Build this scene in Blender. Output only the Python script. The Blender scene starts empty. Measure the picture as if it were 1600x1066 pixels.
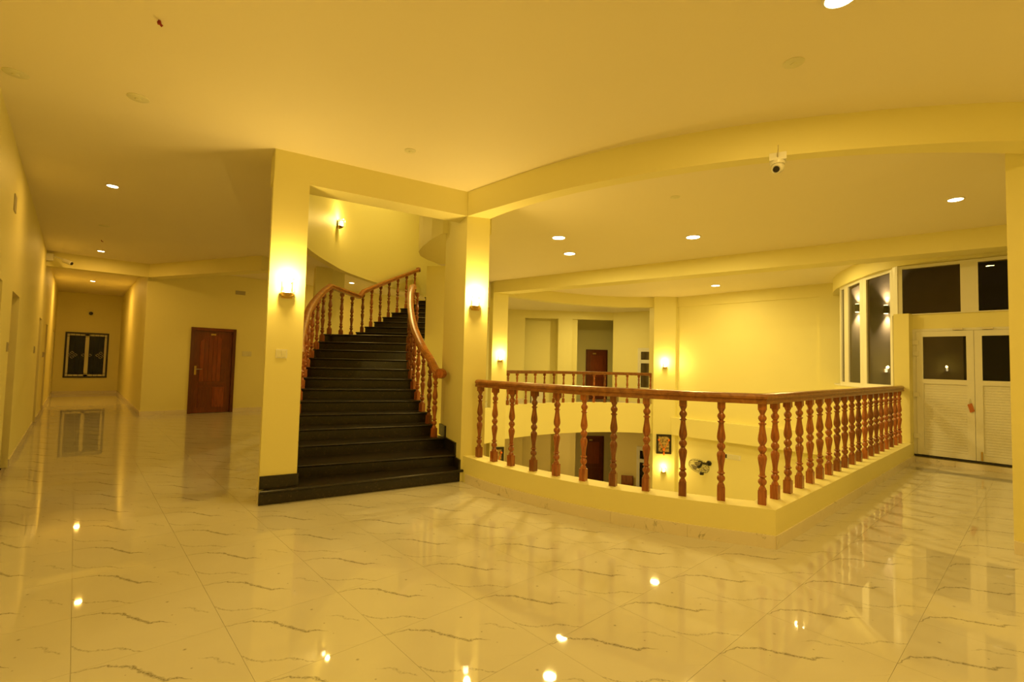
import bpy, math, random
from math import pi, sin, cos, atan2, sqrt, radians, hypot
from mathutils import Matrix, Vector
from mathutils.geometry import tessellate_polygon

random.seed(7)
sc = bpy.context.scene
COL = sc.collection

# ------------------------------------------------------------------ camera
EYE = 1.415
yaw, pitch, roll = radians(42.0), radians(2.69), radians(1.42)
fw = Vector((sin(yaw) * cos(pitch), cos(yaw) * cos(pitch), sin(pitch)))
r0 = Vector((cos(yaw), -sin(yaw), 0.0))
u0 = r0.cross(fw)
rt = r0 * cos(roll) + u0 * sin(roll)
up = u0 * cos(roll) - r0 * sin(roll)
cam_data = bpy.data.cameras.new('camera')
cam_data.sensor_fit = 'HORIZONTAL'
cam_data.sensor_width = 36.0
cam_data.lens = 755.0 / 1600.0 * 36.0
cam_data.clip_start = 0.02
cam = bpy.data.objects.new('camera', cam_data)
COL.objects.link(cam)
cam.matrix_world = Matrix(((rt.x, up.x, -fw.x, 0), (rt.y, up.y, -fw.y, 0), (rt.z, up.z, -fw.z, EYE), (0, 0, 0, 1)))
sc.camera = cam

# ------------------------------------------------------------------ world and exposure
world = bpy.data.worlds.new('night')
sc.world = world
world.use_nodes = True
world.node_tree.nodes['Background'].inputs[0].default_value = (0.004, 0.0025, 0.0015, 1)
world.node_tree.nodes['Background'].inputs[1].default_value = 1.0
sc.view_settings.view_transform = 'Standard'
sc.view_settings.look = 'None'
sc.view_settings.exposure = 0.0
sc.view_settings.gamma = 1.0
sc.view_settings.use_curve_mapping = False
try:
    sc.cycles.max_bounces = 10
    sc.cycles.diffuse_bounces = 6
    sc.cycles.sample_clamp_indirect = 4.0
    sc.cycles.caustics_reflective = False
    sc.cycles.caustics_refractive = False
except Exception:
    pass

# lamp strengths (each lamp's light is made in its own builder below)
WARM = (1.0, 0.66, 0.165)
WARM_WELL = (1.0, 0.735, 0.22)
WARM_CORR = (1.0, 0.56, 0.11)
WARM_LOW = (1.0, 0.70, 0.24)
P_DOWN_VOID = 57.0
P_DOWN_HALL = 36.0
P_DOWN_CORR = 20.0
P_SCONCE = 28.0

CEIL, BEAM, LOW, SLAB = 3.5, 3.2, -3.65, -0.53

# ------------------------------------------------------------------ materials
def new_mat(name):
    m = bpy.data.materials.new(name)
    m.use_nodes = True
    nt = m.node_tree
    return m, nt, nt.nodes['Principled BSDF']

def N(nt, t, **kw):
    n = nt.nodes.new(t)
    for k, v in kw.items():
        setattr(n, k, v)
    return n

def math_node(nt, op, a, b=None, c=None, clamp=False):
    n = nt.nodes.new('ShaderNodeMath')
    n.operation = op
    n.use_clamp = clamp
    for i, v in enumerate((a, b, c)):
        if v is None:
            continue
        if isinstance(v, (int, float)):
            n.inputs[i].default_value = v
        else:
            nt.links.new(v, n.inputs[i])
    return n.outputs[0]

def plain(name, col, rough=0.5, metal=0.0, spec=0.5, noise=0.0, nscale=6.0, bump=0.0, bscale=200.0):
    m, nt, b = new_mat(name)
    b.inputs['Base Color'].default_value = (*col, 1)
    b.inputs['Roughness'].default_value = rough
    b.inputs['Metallic'].default_value = metal
    b.inputs['Specular IOR Level'].default_value = spec
    tc = N(nt, 'ShaderNodeNewGeometry')
    if noise > 0:
        nz = N(nt, 'ShaderNodeTexNoise')
        nz.inputs['Scale'].default_value = nscale
        nz.inputs['Detail'].default_value = 5
        nt.links.new(tc.outputs['Position'], nz.inputs['Vector'])
        mx = N(nt, 'ShaderNodeMix', data_type='RGBA')
        mx.inputs[6].default_value = (*[c * (1 - noise) for c in col], 1)
        mx.inputs[7].default_value = (*[min(1, c * (1 + noise)) for c in col], 1)
        nt.links.new(nz.outputs['Fac'], mx.inputs[0])
        nt.links.new(mx.outputs[2], b.inputs['Base Color'])
    if bump > 0:
        nz2 = N(nt, 'ShaderNodeTexNoise')
        nz2.inputs['Scale'].default_value = bscale
        nt.links.new(tc.outputs['Position'], nz2.inputs['Vector'])
        bp = N(nt, 'ShaderNodeBump')
        bp.inputs['Strength'].default_value = bump
        bp.inputs['Distance'].default_value = 0.002
        nt.links.new(nz2.outputs['Fac'], bp.inputs['Height'])
        nt.links.new(bp.outputs['Normal'], b.inputs['Normal'])
    return m

def emit(name, col, strength):
    m, nt, b = new_mat(name)
    b.inputs['Base Color'].default_value = (0.9, 0.9, 0.85, 1)
    b.inputs['Emission Color'].default_value = (*col, 1)
    b.inputs['Emission Strength'].default_value = strength
    return m

M = {}
M['wall'] = plain('wall_paint', (0.82, 0.765, 0.36), 0.55, noise=0.02, nscale=1.5, bump=0.06, bscale=120)
M['ceiling'] = plain('ceiling_paint', (0.84, 0.775, 0.60), 0.7, noise=0.02, nscale=1.0, bump=0.04, bscale=90)
M['white'] = plain('white_plastic', (0.76, 0.74, 0.66), 0.35, noise=0.02)
M['cream'] = plain('cream_plate', (0.74, 0.72, 0.52), 0.4, noise=0.02)
M['grey'] = plain('grey_plastic', (0.42, 0.38, 0.27), 0.45, noise=0.05)
M['black'] = plain('black_plastic', (0.018, 0.014, 0.012), 0.35)
M['metal'] = plain('brushed_metal', (0.62, 0.58, 0.48), 0.3, metal=1.0)
M['brass'] = plain('brass_fitting', (0.60, 0.42, 0.14), 0.35, metal=1.0)
M['grout'] = plain('floor_grout', (0.46, 0.41, 0.31), 0.8)
M['lower_floor'] = plain('lower_floor_stone', (0.70, 0.65, 0.52), 0.15, noise=0.12, nscale=2)
M['lower_wall'] = plain('lower_wall_paint', (0.76, 0.66, 0.30), 0.6, noise=0.03, nscale=1.5)
M['outside'] = plain('outside_render', (0.55, 0.48, 0.38), 0.8, noise=0.15, nscale=3)
M['orange'] = plain('orange_garland', (0.85, 0.22, 0.02), 0.7, noise=0.2, nscale=80)
M['tag'] = plain('orange_brown_tag', (0.50, 0.15, 0.03), 0.5, noise=0.1)
M['red'] = plain('red_wire', (0.30, 0.03, 0.02), 0.5)
M['lamp_glass'] = emit('lamp_glass', (1.0, 0.80, 0.42), 22.0)
M['lens'] = emit('downlight_lens', (1.0, 0.84, 0.50), 16.0)
M['dim_lens'] = plain('unlit_lens', (0.70, 0.66, 0.45), 0.4, noise=0.05, nscale=60)

def wood(name, c1, c2, rough=0.22, scale=9.0, stretch=(6.0, 6.0, 0.45)):
    m, nt, b = new_mat(name)
    tc = N(nt, 'ShaderNodeTexCoord')
    oi = N(nt, 'ShaderNodeObjectInfo')
    mp = N(nt, 'ShaderNodeMapping')
    mp.inputs['Scale'].default_value = stretch
    nt.links.new(tc.outputs['Object'], mp.inputs['Vector'])
    off = N(nt, 'ShaderNodeVectorMath', operation='ADD')
    nt.links.new(mp.outputs[0], off.inputs[0])
    rnd = math_node(nt, 'MULTIPLY', oi.outputs['Random'], 37.0)
    nt.links.new(rnd, off.inputs[1])
    nz = N(nt, 'ShaderNodeTexNoise')
    nz.inputs['Scale'].default_value = scale
    nz.inputs['Detail'].default_value = 8
    nz.inputs['Distortion'].default_value = 0.8
    nt.links.new(off.outputs[0], nz.inputs['Vector'])
    ramp = N(nt, 'ShaderNodeValToRGB')
    ramp.color_ramp.elements[0].position = 0.32
    ramp.color_ramp.elements[0].color = (*c1, 1)
    ramp.color_ramp.elements[1].position = 0.70
    ramp.color_ramp.elements[1].color = (*c2, 1)
    nt.links.new(nz.outputs['Fac'], ramp.inputs[0])
    hs = N(nt, 'ShaderNodeHueSaturation')
    v = math_node(nt, 'MULTIPLY_ADD', oi.outputs['Random'], 0.7, 0.62)
    nt.links.new(v, hs.inputs['Value'])
    nt.links.new(ramp.outputs[0], hs.inputs['Color'])
    nt.links.new(hs.outputs[0], b.inputs['Base Color'])
    b.inputs['Roughness'].default_value = rough
    b.inputs['Coat Weight'].default_value = 0.2
    b.inputs['Coat Roughness'].default_value = 0.2
    return m

M['wood'] = wood('varnished_teak', (0.19, 0.050, 0.013), (0.40, 0.130, 0.034))
M['rail_wood'] = wood('varnished_teak_rail', (0.25, 0.085, 0.020), (0.46, 0.185, 0.045), 0.32, 5.0, (3, 3, 3))
M['door_wood'] = wood('red_brown_door_wood', (0.14, 0.026, 0.008), (0.27, 0.058, 0.016), 0.3, 7.0, (9.0, 9.0, 0.5))
M['door_frame_wood'] = wood('dark_door_frame_wood', (0.10, 0.019, 0.006), (0.17, 0.036, 0.011), 0.35, 7.0, (6.0, 6.0, 0.5))

# black granite of the stairs
def granite():
    m, nt, b = new_mat('dark_granite')
    g = N(nt, 'ShaderNodeNewGeometry')
    vz = N(nt, 'ShaderNodeTexVoronoi')
    vz.inputs['Scale'].default_value = 70
    nz = N(nt, 'ShaderNodeTexNoise')
    nz.inputs['Scale'].default_value = 38
    nz.inputs['Detail'].default_value = 6
    nt.links.new(g.outputs['Position'], vz.inputs['Vector'])
    nt.links.new(g.outputs['Position'], nz.inputs['Vector'])
    a = math_node(nt, 'MULTIPLY', vz.outputs['Color'], nz.outputs['Fac'])
    ramp = N(nt, 'ShaderNodeValToRGB')
    e = ramp.color_ramp.elements
    e[0].position, e[0].color = 0.20, (0.010, 0.0075, 0.006, 1)
    e[1].position, e[1].color = 0.62, (0.095, 0.055, 0.032, 1)
    x = ramp.color_ramp.elements.new(0.42)
    x.color = (0.021, 0.014, 0.010, 1)
    nt.links.new(a, ramp.inputs[0])
    nt.links.new(ramp.outputs[0], b.inputs['Base Color'])
    b.inputs['Roughness'].default_value = 0.28
    return m
M['granite'] = granite()

# polished marble tile: every tile carries the same printed veins
TILE, TX, TY = 0.6, 0.652, 2.92
def marble_tile():
    m, nt, b = new_mat('polished_marble_tile')
    L = nt.links.new
    g = N(nt, 'ShaderNodeNewGeometry')
    sp = N(nt, 'ShaderNodeSeparateXYZ')
    L(g.outputs['Position'], sp.inputs[0])
    fx = math_node(nt, 'FRACT', math_node(nt, 'DIVIDE', math_node(nt, 'SUBTRACT', sp.outputs[0], TX), TILE))
    fy = math_node(nt, 'FRACT', math_node(nt, 'DIVIDE', math_node(nt, 'SUBTRACT', sp.outputs[1], TY), TILE))
    cb = N(nt, 'ShaderNodeCombineXYZ')
    L(fx, cb.inputs[0]); L(fy, cb.inputs[1])
    def noise(scale, detail=4):
        n = N(nt, 'ShaderNodeTexNoise')
        n.inputs['Scale'].default_value = scale
        n.inputs['Detail'].default_value = detail
        L(cb.outputs[0], n.inputs['Vector'])
        return n.outputs['Fac']
    wob = math_node(nt, 'MULTIPLY', math_node(nt, 'SUBTRACT', noise(14, 6), 0.5), 0.055)
    brk = noise(22, 5)
    brk2 = noise(60, 4)
    total = None
    def vein(u0_, v0_, pts, amax, width, strength, brk_lo):
        """vein drawn in a frame turned 45 degrees: b = f(a)"""
        nonlocal total
        du = math_node(nt, 'SUBTRACT', fx, u0_)
        dv = math_node(nt, 'SUBTRACT', fy, v0_)
        a = math_node(nt, 'MULTIPLY', math_node(nt, 'SUBTRACT', du, dv), 0.70711)
        bb = math_node(nt, 'MULTIPLY', math_node(nt, 'ADD', du, dv), 0.70711)
        an = math_node(nt, 'DIVIDE', a, amax)
        fc = N(nt, 'ShaderNodeFloatCurve')
        cu = fc.mapping.curves[0]
        for i, (pa, pb, pw) in enumerate(pts):
            if i < 2:
                cu.points[i].location = (pa / amax, 0.5 + pb)
            else:
                cu.points.new(pa / amax, 0.5 + pb)
        fc.mapping.update()
        L(an, fc.inputs['Value'])
        fw_ = N(nt, 'ShaderNodeFloatCurve')
        cw = fw_.mapping.curves[0]
        for i, (pa, pb, pw) in enumerate(pts):
            if i < 2:
                cw.points[i].location = (pa / amax, pw)
            else:
                cw.points.new(pa / amax, pw)
        fw_.mapping.update()
        L(an, fw_.inputs['Value'])
        dist = math_node(nt, 'ABSOLUTE', math_node(nt, 'SUBTRACT', math_node(nt, 'ADD', bb, wob), math_node(nt, 'SUBTRACT', fc.outputs[0], 0.5)))
        w = math_node(nt, 'MULTIPLY', fw_.outputs[0], width)
        w = math_node(nt, 'MULTIPLY', w, math_node(nt, 'MULTIPLY_ADD', brk, 2.2, -0.35))
        s = math_node(nt, 'SUBTRACT', 1.0, math_node(nt, 'DIVIDE', dist, math_node(nt, 'MAXIMUM', w, 0.0005)), clamp=True)
        s = math_node(nt, 'MULTIPLY', math_node(nt, 'POWER', s, 0.7), math_node(nt, 'MULTIPLY_ADD', brk2, 3.0, brk_lo, clamp=True), clamp=True)
        ina = math_node(nt, 'MULTIPLY', math_node(nt, 'GREATER_THAN', an, 0.0), math_node(nt, 'LESS_THAN', an, 1.0))
        s = math_node(nt, 'MULTIPLY', math_node(nt, 'MULTIPLY', s, ina), strength)
        total = s if total is None else math_node(nt, 'MAXIMUM', total, s)
    vein(0.0, 1.0, [(0.0, 0.0, 0.15), (0.92, 0.02, 0.1), (0.10, 0.057, 0.35), (0.18, 0.099, 0.55), (0.30, 0.106, 0.8), (0.41, 0.099, 0.9),
                    (0.51, 0.057, 1.0), (0.62, 0.028, 1.0), (0.71, -0.007, 0.9), (0.80, 0.015, 0.6)], 0.92, 0.030, 0.9, -0.75)
    vein(0.0, 0.47, [(0.0, -0.01, 0.3), (0.66, -0.03, 0.2), (0.15, -0.064, 0.9), (0.29, -0.058, 0.8), (0.42, -0.014, 1.0), (0.56, -0.028, 0.5)], 0.66, 0.020, 0.75, -0.95)
    vein(0.72, 0.60, [(0.0, 0.03, 0.2), (0.34, -0.02, 0.4), (0.12, 0.04, 0.7), (0.22, 0.0, 0.9)], 0.34, 0.022, 0.6, -1.0)
    vein(0.62, 0.12, [(0.0, 0.0, 0.1), (0.5, 0.12, 0.3), (0.2, 0.02, 0.3), (0.35, 0.08, 0.4)], 0.5, 0.014, 0.5, -0.9)
    # small specks
    for (su, sv, sr) in ((0.68, 0.82, 0.017), (0.68, 0.51, 0.011), (0.68, 0.30, 0.008), (0.30, 0.72, 0.007)):
        d = math_node(nt, 'SQRT', math_node(nt, 'ADD', math_node(nt, 'POWER', math_node(nt, 'SUBTRACT', fx, su), 2.0),
                                           math_node(nt, 'POWER', math_node(nt, 'SUBTRACT', fy, sv), 2.0)))
        s = math_node(nt, 'MULTIPLY', math_node(nt, 'SUBTRACT', 1.0, math_node(nt, 'DIVIDE', d, sr), clamp=True), 0.8)
        total = math_node(nt, 'MAXIMUM', total, s)
    cloud = noise(2.2, 3)
    mx = N(nt, 'ShaderNodeMix', data_type='RGBA')
    mx.inputs[6].default_value = (0.61, 0.58, 0.525, 1)
    mx.inputs[7].default_value = (0.67, 0.64, 0.58, 1)
    L(cloud, mx.inputs[0])
    mx2 = N(nt, 'ShaderNodeMix', data_type='RGBA')
    L(total, mx2.inputs[0])
    L(mx.outputs[2], mx2.inputs[6])
    mx2.inputs[7].default_value = (0.17, 0.15, 0.12, 1)
    L(mx2.outputs[2], b.inputs['Base Color'])
    b.inputs['Roughness'].default_value = 0.025
    b.inputs['Specular IOR Level'].default_value = 0.55
    return m
M['tile'] = marble_tile()

def marble_skirt():
    m, nt, b = new_mat('marble_skirting')
    L = nt.links.new
    g = N(nt, 'ShaderNodeNewGeometry')
    nz = N(nt, 'ShaderNodeTexNoise')
    nz.inputs['Scale'].default_value = 2.3
    nz.inputs['Detail'].default_value = 7
    nz.inputs['Distortion'].default_value = 1.2
    L(g.outputs['Position'], nz.inputs['Vector'])
    d = math_node(nt, 'ABSOLUTE', math_node(nt, 'SUBTRACT', nz.outputs['Fac'], 0.52))
    s = math_node(nt, 'SUBTRACT', 1.0, math_node(nt, 'DIVIDE', d, 0.007), clamp=True)
    nz2 = N(nt, 'ShaderNodeTexNoise')
    nz2.inputs['Scale'].default_value = 9
    L(g.outputs['Position'], nz2.inputs['Vector'])
    s = math_node(nt, 'MULTIPLY', s, math_node(nt, 'MULTIPLY_ADD', nz2.outputs['Fac'], 3.5, -1.5, clamp=True))
    mx = N(nt, 'ShaderNodeMix', data_type='RGBA')
    mx.inputs[6].default_value = (0.76, 0.69, 0.58, 1)
    mx.inputs[7].default_value = (0.22, 0.20, 0.15, 1)
    L(s, mx.inputs[0])
    L(mx.outputs[2], b.inputs['Base Color'])
    b.inputs['Roughness'].default_value = 0.15
    return m
M['skirt'] = marble_skirt()

def glass(name, tint, refl=0.06):
    m = bpy.data.materials.new(name)
    m.use_nodes = True
    nt = m.node_tree
    nt.nodes.remove(nt.nodes['Principled BSDF'])
    out = nt.nodes['Material Output']
    tr = N(nt, 'ShaderNodeBsdfTransparent')
    tr.inputs[0].default_value = (*tint, 1)
    gl = N(nt, 'ShaderNodeBsdfGlossy')
    gl.inputs['Roughness'].default_value = 0.0
    fr = N(nt, 'ShaderNodeFresnel')
    fr.inputs[0].default_value = 1.38
    mx = N(nt, 'ShaderNodeMixShader')
    ge = N(nt, 'ShaderNodeNewGeometry')
    front = math_node(nt, 'SUBTRACT', 1.0, ge.outputs['Backfacing'])
    nt.links.new(math_node(nt, 'MULTIPLY', math_node(nt, 'ADD', fr.outputs[0], refl - 0.04, clamp=True), front), mx.inputs[0])
    nt.links.new(tr.outputs[0], mx.inputs[1])
    nt.links.new(gl.outputs[0], mx.inputs[2])
    nt.links.new(mx.outputs[0], out.inputs[0])
    return m
M['glass'] = glass('window_glass', (0.72, 0.68, 0.60), 0.04)
M['clear'] = glass('lamp_cover_glass', (0.98, 0.98, 0.97), 0.03)

def curtain_mat():
    m, nt, b = new_mat('striped_curtain')
    g = N(nt, 'ShaderNodeNewGeometry')
    wv = N(nt, 'ShaderNodeTexWave')
    wv.inputs['Scale'].default_value = 5
    wv.inputs['Distortion'].default_value = 1.5
    nt.links.new(g.outputs['Position'], wv.inputs['Vector'])
    r = N(nt, 'ShaderNodeValToRGB')
    r.color_ramp.elements[0].color = (0.24, 0.23, 0.20, 1)
    r.color_ramp.elements[1].color = (0.52, 0.50, 0.42, 1)
    nt.links.new(wv.outputs['Fac'], r.inputs[0])
    nt.links.new(r.outputs[0], b.inputs['Base Color'])
    return m
M['curtain'] = curtain_mat()

def picture_mat():
    m, nt, b = new_mat('gold_toned_print')
    tc = N(nt, 'ShaderNodeTexCoord')
    nz = N(nt, 'ShaderNodeTexNoise')
    nz.inputs['Scale'].default_value = 14
    nz.inputs['Detail'].default_value = 5
    nt.links.new(tc.outputs['Object'], nz.inputs['Vector'])
    r = N(nt, 'ShaderNodeValToRGB')
    e = r.color_ramp.elements
    e[0].position, e[0].color = 0.38, (0.10, 0.06, 0.03, 1)
    e[1].position, e[1].color = 0.60, (0.62, 0.46, 0.16, 1)
    nt.links.new(nz.outputs['Fac'], r.inputs[0])
    nt.links.new(r.outputs[0], b.inputs['Base Color'])
    b.inputs['Roughness'].default_value = 0.3
    return m
M['print'] = picture_mat()

# ------------------------------------------------------------------ mesh helpers
ORIGIN = {}
class MB:
    def __init__(s):
        s.v, s.f = [], []
    def add(s, verts, faces):
        o = len(s.v)
        s.v += [tuple(p) for p in verts]
        s.f += [tuple(i + o for i in f) for f in faces]
        return s
    def box(s, x0, x1, y0, y1, z0, z1):
        return s.prism([(x0, y0), (x1, y0), (x1, y1), (x0, y1)], z0, z1)
    def prism(s, poly, z0, z1):
        a = sum(poly[i][0] * poly[(i + 1) % len(poly)][1] - poly[(i + 1) % len(poly)][0] * poly[i][1] for i in range(len(poly)))
        if a < 0:
            poly = poly[::-1]
        n = len(poly)
        vs = [(x, y, z0) for x, y in poly] + [(x, y, z1) for x, y in poly]
        fs = [(i, (i + 1) % n, (i + 1) % n + n, i + n) for i in range(n)]
        if n <= 4:
            fs += [tuple(range(n - 1, -1, -1)), tuple(range(n, 2 * n))]
        else:
            tris = tessellate_polygon([[Vector((x, y, 0)) for x, y in poly]])
            for t in tris:
                p = [poly[i] for i in t]
                ar = (p[1][0] - p[0][0]) * (p[2][1] - p[0][1]) - (p[2][0] - p[0][0]) * (p[1][1] - p[0][1])
                t = tuple(t) if ar > 0 else tuple(reversed(t))
                fs += [tuple(i + n for i in t), tuple(reversed(t))]
        return s.add(vs, fs)
    def obox(s, c, ex, ey, hx, hy, z0, z1):
        """box round c=(x,y) along unit vectors ex, ey"""
        P = [(c[0] + a * hx * ex[0] + b * hy * ey[0], c[1] + a * hx * ex[1] + b * hy * ey[1]) for a, b in ((-1, -1), (1, -1), (1, 1), (-1, 1))]
        return s.prism(P, z0, z1)
    def ribbon(s, pa, pb, z0, z1):
        """closed strip between two plan lines of equal length"""
        n = len(pa)
        vs = []
        for i in range(n):
            vs += [(*pa[i], z0), (*pb[i], z0), (*pb[i], z1), (*pa[i], z1)]
        fs = []
        for i in range(n - 1):
            a, b = 4 * i, 4 * i + 4
            for k in range(4):
                fs.append((a + k, a + (k + 1) % 4, b + (k + 1) % 4, b + k))
        fs += [(3, 2, 1, 0), (4 * n - 4, 4 * n - 3, 4 * n - 2, 4 * n - 1)]
        return s.add(vs, fs)
    def lathe(s, prof, c=(0, 0, 0), seg=16, axis=(0, 0, 1)):
        ax = Vector(axis).normalized()
        q = Vector((0, 0, 1)).rotation_difference(ax)
        n = len(prof)
        vs, fs = [], []
        for r, z in prof:
            for k in range(seg):
                t = 2 * pi * k / seg
                p = q @ Vector((r * cos(t), r * sin(t), z)) + Vector(c)
                vs.append(tuple(p))
        for i in range(n - 1):
            for k in range(seg):
                k2 = (k + 1) % seg
                fs.append((i * seg + k, i * seg + k2, (i + 1) * seg + k2, (i + 1) * seg + k))
        fs.append(tuple(range(seg - 1, -1, -1)))
        fs.append(tuple((n - 1) * seg + k for k in range(seg)))
        return s.add(vs, fs)
    def tube(s, path, r, seg=8, closed=False):
        path = [Vector(p) for p in path]
        n = len(path)
        vs, fs = [], []
        for i, p in enumerate(path):
            if closed:
                t = path[(i + 1) % n] - path[i - 1]
            else:
                t = path[min(i + 1, n - 1)] - path[max(i - 1, 0)]
            t.normalize()
            h = Vector((0, 0, 1)) if abs(t.z) < 0.9 else Vector((1, 0, 0))
            a = t.cross(h).normalized()
            b = t.cross(a)
            for k in range(seg):
                w = 2 * pi * k / seg
                vs.append(tuple(p + a * (r * cos(w)) + b * (r * sin(w))))
        m = n if closed else n - 1
        for i in range(m):
            j = (i + 1) % n
            for k in range(seg):
                k2 = (k + 1) % seg
                fs.append((i * seg + k, i * seg + k2, j * seg + k2, j * seg + k))
        if not closed:
            fs.append(tuple(range(seg - 1, -1, -1)))
            fs.append(tuple((n - 1) * seg + k for k in range(seg)))
        return s.add(vs, fs)
    def sweep(s, path, prof):
        """closed profile [(side, height)] carried along a 3-D path, mitred in plan"""
        path = [Vector(p) for p in path]
        n, m = len(path), len(prof)
        vs, fs = [], []
        for i, p in enumerate(path):
            d1 = (path[i] - path[i - 1]).to_2d().normalized() if i > 0 else None
            d2 = (path[i + 1] - path[i]).to_2d().normalized() if i < n - 1 else None
            d1 = d1 or d2
            d2 = d2 or d1
            n1, n2 = Vector((-d1.y, d1.x)), Vector((-d2.y, d2.x))
            mm = (n1 + n2)
            mm = mm / max(mm.length_squared, 1e-6) * 2
            for a, h in prof:
                vs.append((p.x + mm.x * a, p.y + mm.y * a, p.z + h))
        for i in range(n - 1):
            for k in range(m):
                k2 = (k + 1) % m
                fs.append((i * m + k, i * m + k2, (i + 1) * m + k2, (i + 1) * m + k))
        fs.append(tuple(range(m - 1, -1, -1)))
        fs.append(tuple((n - 1) * m + k for k in range(m)))
        return s.add(vs, fs)
    def build(s, name, mat, parent=None, smooth=False, origin=None, angle=0.6):
        me = bpy.data.meshes.new(name)
        po = Vector(ORIGIN.get(parent.name, (0, 0, 0))) if parent else Vector((0, 0, 0))
        if origin is None:
            xs, ys, zs = zip(*s.v)
            origin = ((min(xs) + max(xs)) / 2, (min(ys) + max(ys)) / 2, min(zs))
        o = Vector(origin)
        me.from_pydata([tuple(Vector(p) - o) for p in s.v], [], s.f)
        me.validate()
        import bmesh
        bm = bmesh.new()
        bm.from_mesh(me)
        bmesh.ops.recalc_face_normals(bm, faces=bm.faces)
        bm.to_mesh(me)
        bm.free()
        me.materials.append(M[mat] if isinstance(mat, str) else mat)
        if smooth:
            for p in me.polygons:
                p.use_smooth = True
            me.set_sharp_from_angle(angle=angle)
        ob = bpy.data.objects.new(name, me)
        COL.objects.link(ob)
        if parent:
            ob.parent = parent
        ob.location = o - po
        ORIGIN[ob.name] = tuple(o)
        return ob

def empty(name, loc, label=None, cat=None, group=None, kind=None):
    o = bpy.data.objects.new(name, None)
    o.empty_display_size = 0.1
    COL.objects.link(o)
    o.location = loc
    ORIGIN[o.name] = tuple(loc)
    return tag(o, label, cat, group, kind)

def tag(o, label=None, cat=None, group=None, kind=None):
    if label: o['label'] = label
    if cat: o['category'] = cat
    if group: o['group'] = group
    if kind: o['kind'] = kind
    return o

def struct(name, mb, mat, smooth=False):
    return tag(mb.build(name, mat, smooth=smooth), kind='structure')

def copy_part(src, parent, world_loc):
    c = src.copy()
    COL.objects.link(c)
    c.parent = parent
    c.location = Vector(world_loc) - Vector(ORIGIN.get(parent.name, (0, 0, 0)))
    return c

def area_light(name, loc, power, radius, direction=(0, 0, -1), spread=pi, col=WARM):
    d = bpy.data.lights.new(name, 'AREA')
    d.shape = 'DISK'
    d.size = radius * 2
    d.energy = power
    d.color = col
    d.spread = spread
    o = bpy.data.objects.new(name, d)
    COL.objects.link(o)
    o.rotation_euler = Vector(direction).to_track_quat('-Z', 'Y').to_euler()
    o.location = loc
    return o

def point_light(name, loc, power, radius, col=WARM):
    d = bpy.data.lights.new(name, 'POINT')
    d.energy = power
    d.color = col
    d.shadow_soft_size = radius
    o = bpy.data.objects.new(name, d)
    COL.objects.link(o)
    o.location = loc
    return o

def dense(P, n=6):
    out = []
    m = len(P)
    for i in range(m - 1):
        p0, p1, p2, p3 = P[max(i - 1, 0)], P[i], P[i + 1], P[min(i + 2, m - 1)]
        for k in range(n):
            t = k / n
            out.append(tuple(0.5 * (2 * b + (c - a) * t + (2 * a - 5 * b + 4 * c - d) * t * t + (3 * b - a - 3 * c + d) * t ** 3)
                             for a, b, c, d in zip(p0, p1, p2, p3)))
    out.append(tuple(P[-1]))
    return out

def offset(P, d):
    """plan line moved d to its left"""
    out = []
    for i in range(len(P)):
        a, b = P[max(i - 1, 0)], P[min(i + 1, len(P) - 1)]
        tx, ty = b[0] - a[0], b[1] - a[1]
        l = hypot(tx, ty)
        out.append((P[i][0] - ty / l * d, P[i][1] + tx / l * d))
    return out

def unit(a, b):
    l = hypot(b[0] - a[0], b[1] - a[1])
    return ((b[0] - a[0]) / l, (b[1] - a[1]) / l)

# ------------------------------------------------------------------ plan of the place
CX, CY = 8.4, 4.1                                  # centre of the round light well
def circ(r, deg):
    t = radians(deg)
    return (CX + r * cos(t), CY + r * sin(t))
W_ANG = [172.6 + (211.9 - 172.6) * i / 28 for i in range(29)]
ARC_OUT = [circ(4.95, a) for a in W_ANG]
ARC_IN = [circ(4.73, a) for a in W_ANG if circ(4.73, a)[1] > 1.72]
ARC_IN += [(4.33, 1.69)] * (len(ARC_OUT) - len(ARC_IN))
CORNER = (4.18, 1.47)
ARC_OUT[-1] = CORNER
FAR = dense([(8.05, 9.36), (8.5, 9.43), (9.3, 9.45), (10.0, 9.39), (10.65, 9.25), (11.25, 9.03), (11.75, 8.75), (12.25, 8.34), (12.76, 7.76)], 4)
SIDE = dense([(3.60, 4.95), (3.80, 5.45), (3.86, 6.1), (4.2, 6.95), (4.78, 7.70), (5.5, 8.35), (6.4, 8.95), (7.1, 9.25), (7.72, 9.42)], 4)
TOWER = dense([(9.94, -0.6), (9.94, 0.3), (9.94, 0.8), (9.95, 1.05), (10.0, 1.36), (10.17, 1.7), (10.5, 2.04), (11.04, 2.43), (11.6, 2.77), (12.1, 3.03), (12.6, 3.22), (13.15, 3.36)], 5)
HOLE = [CORNER, (13.2, 1.47), (13.2, 7.6)] + offset(FAR, 0.1)[::-1] + offset(SIDE, -0.1)[-1:2:-5] + ARC_OUT[1:-1]

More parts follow.
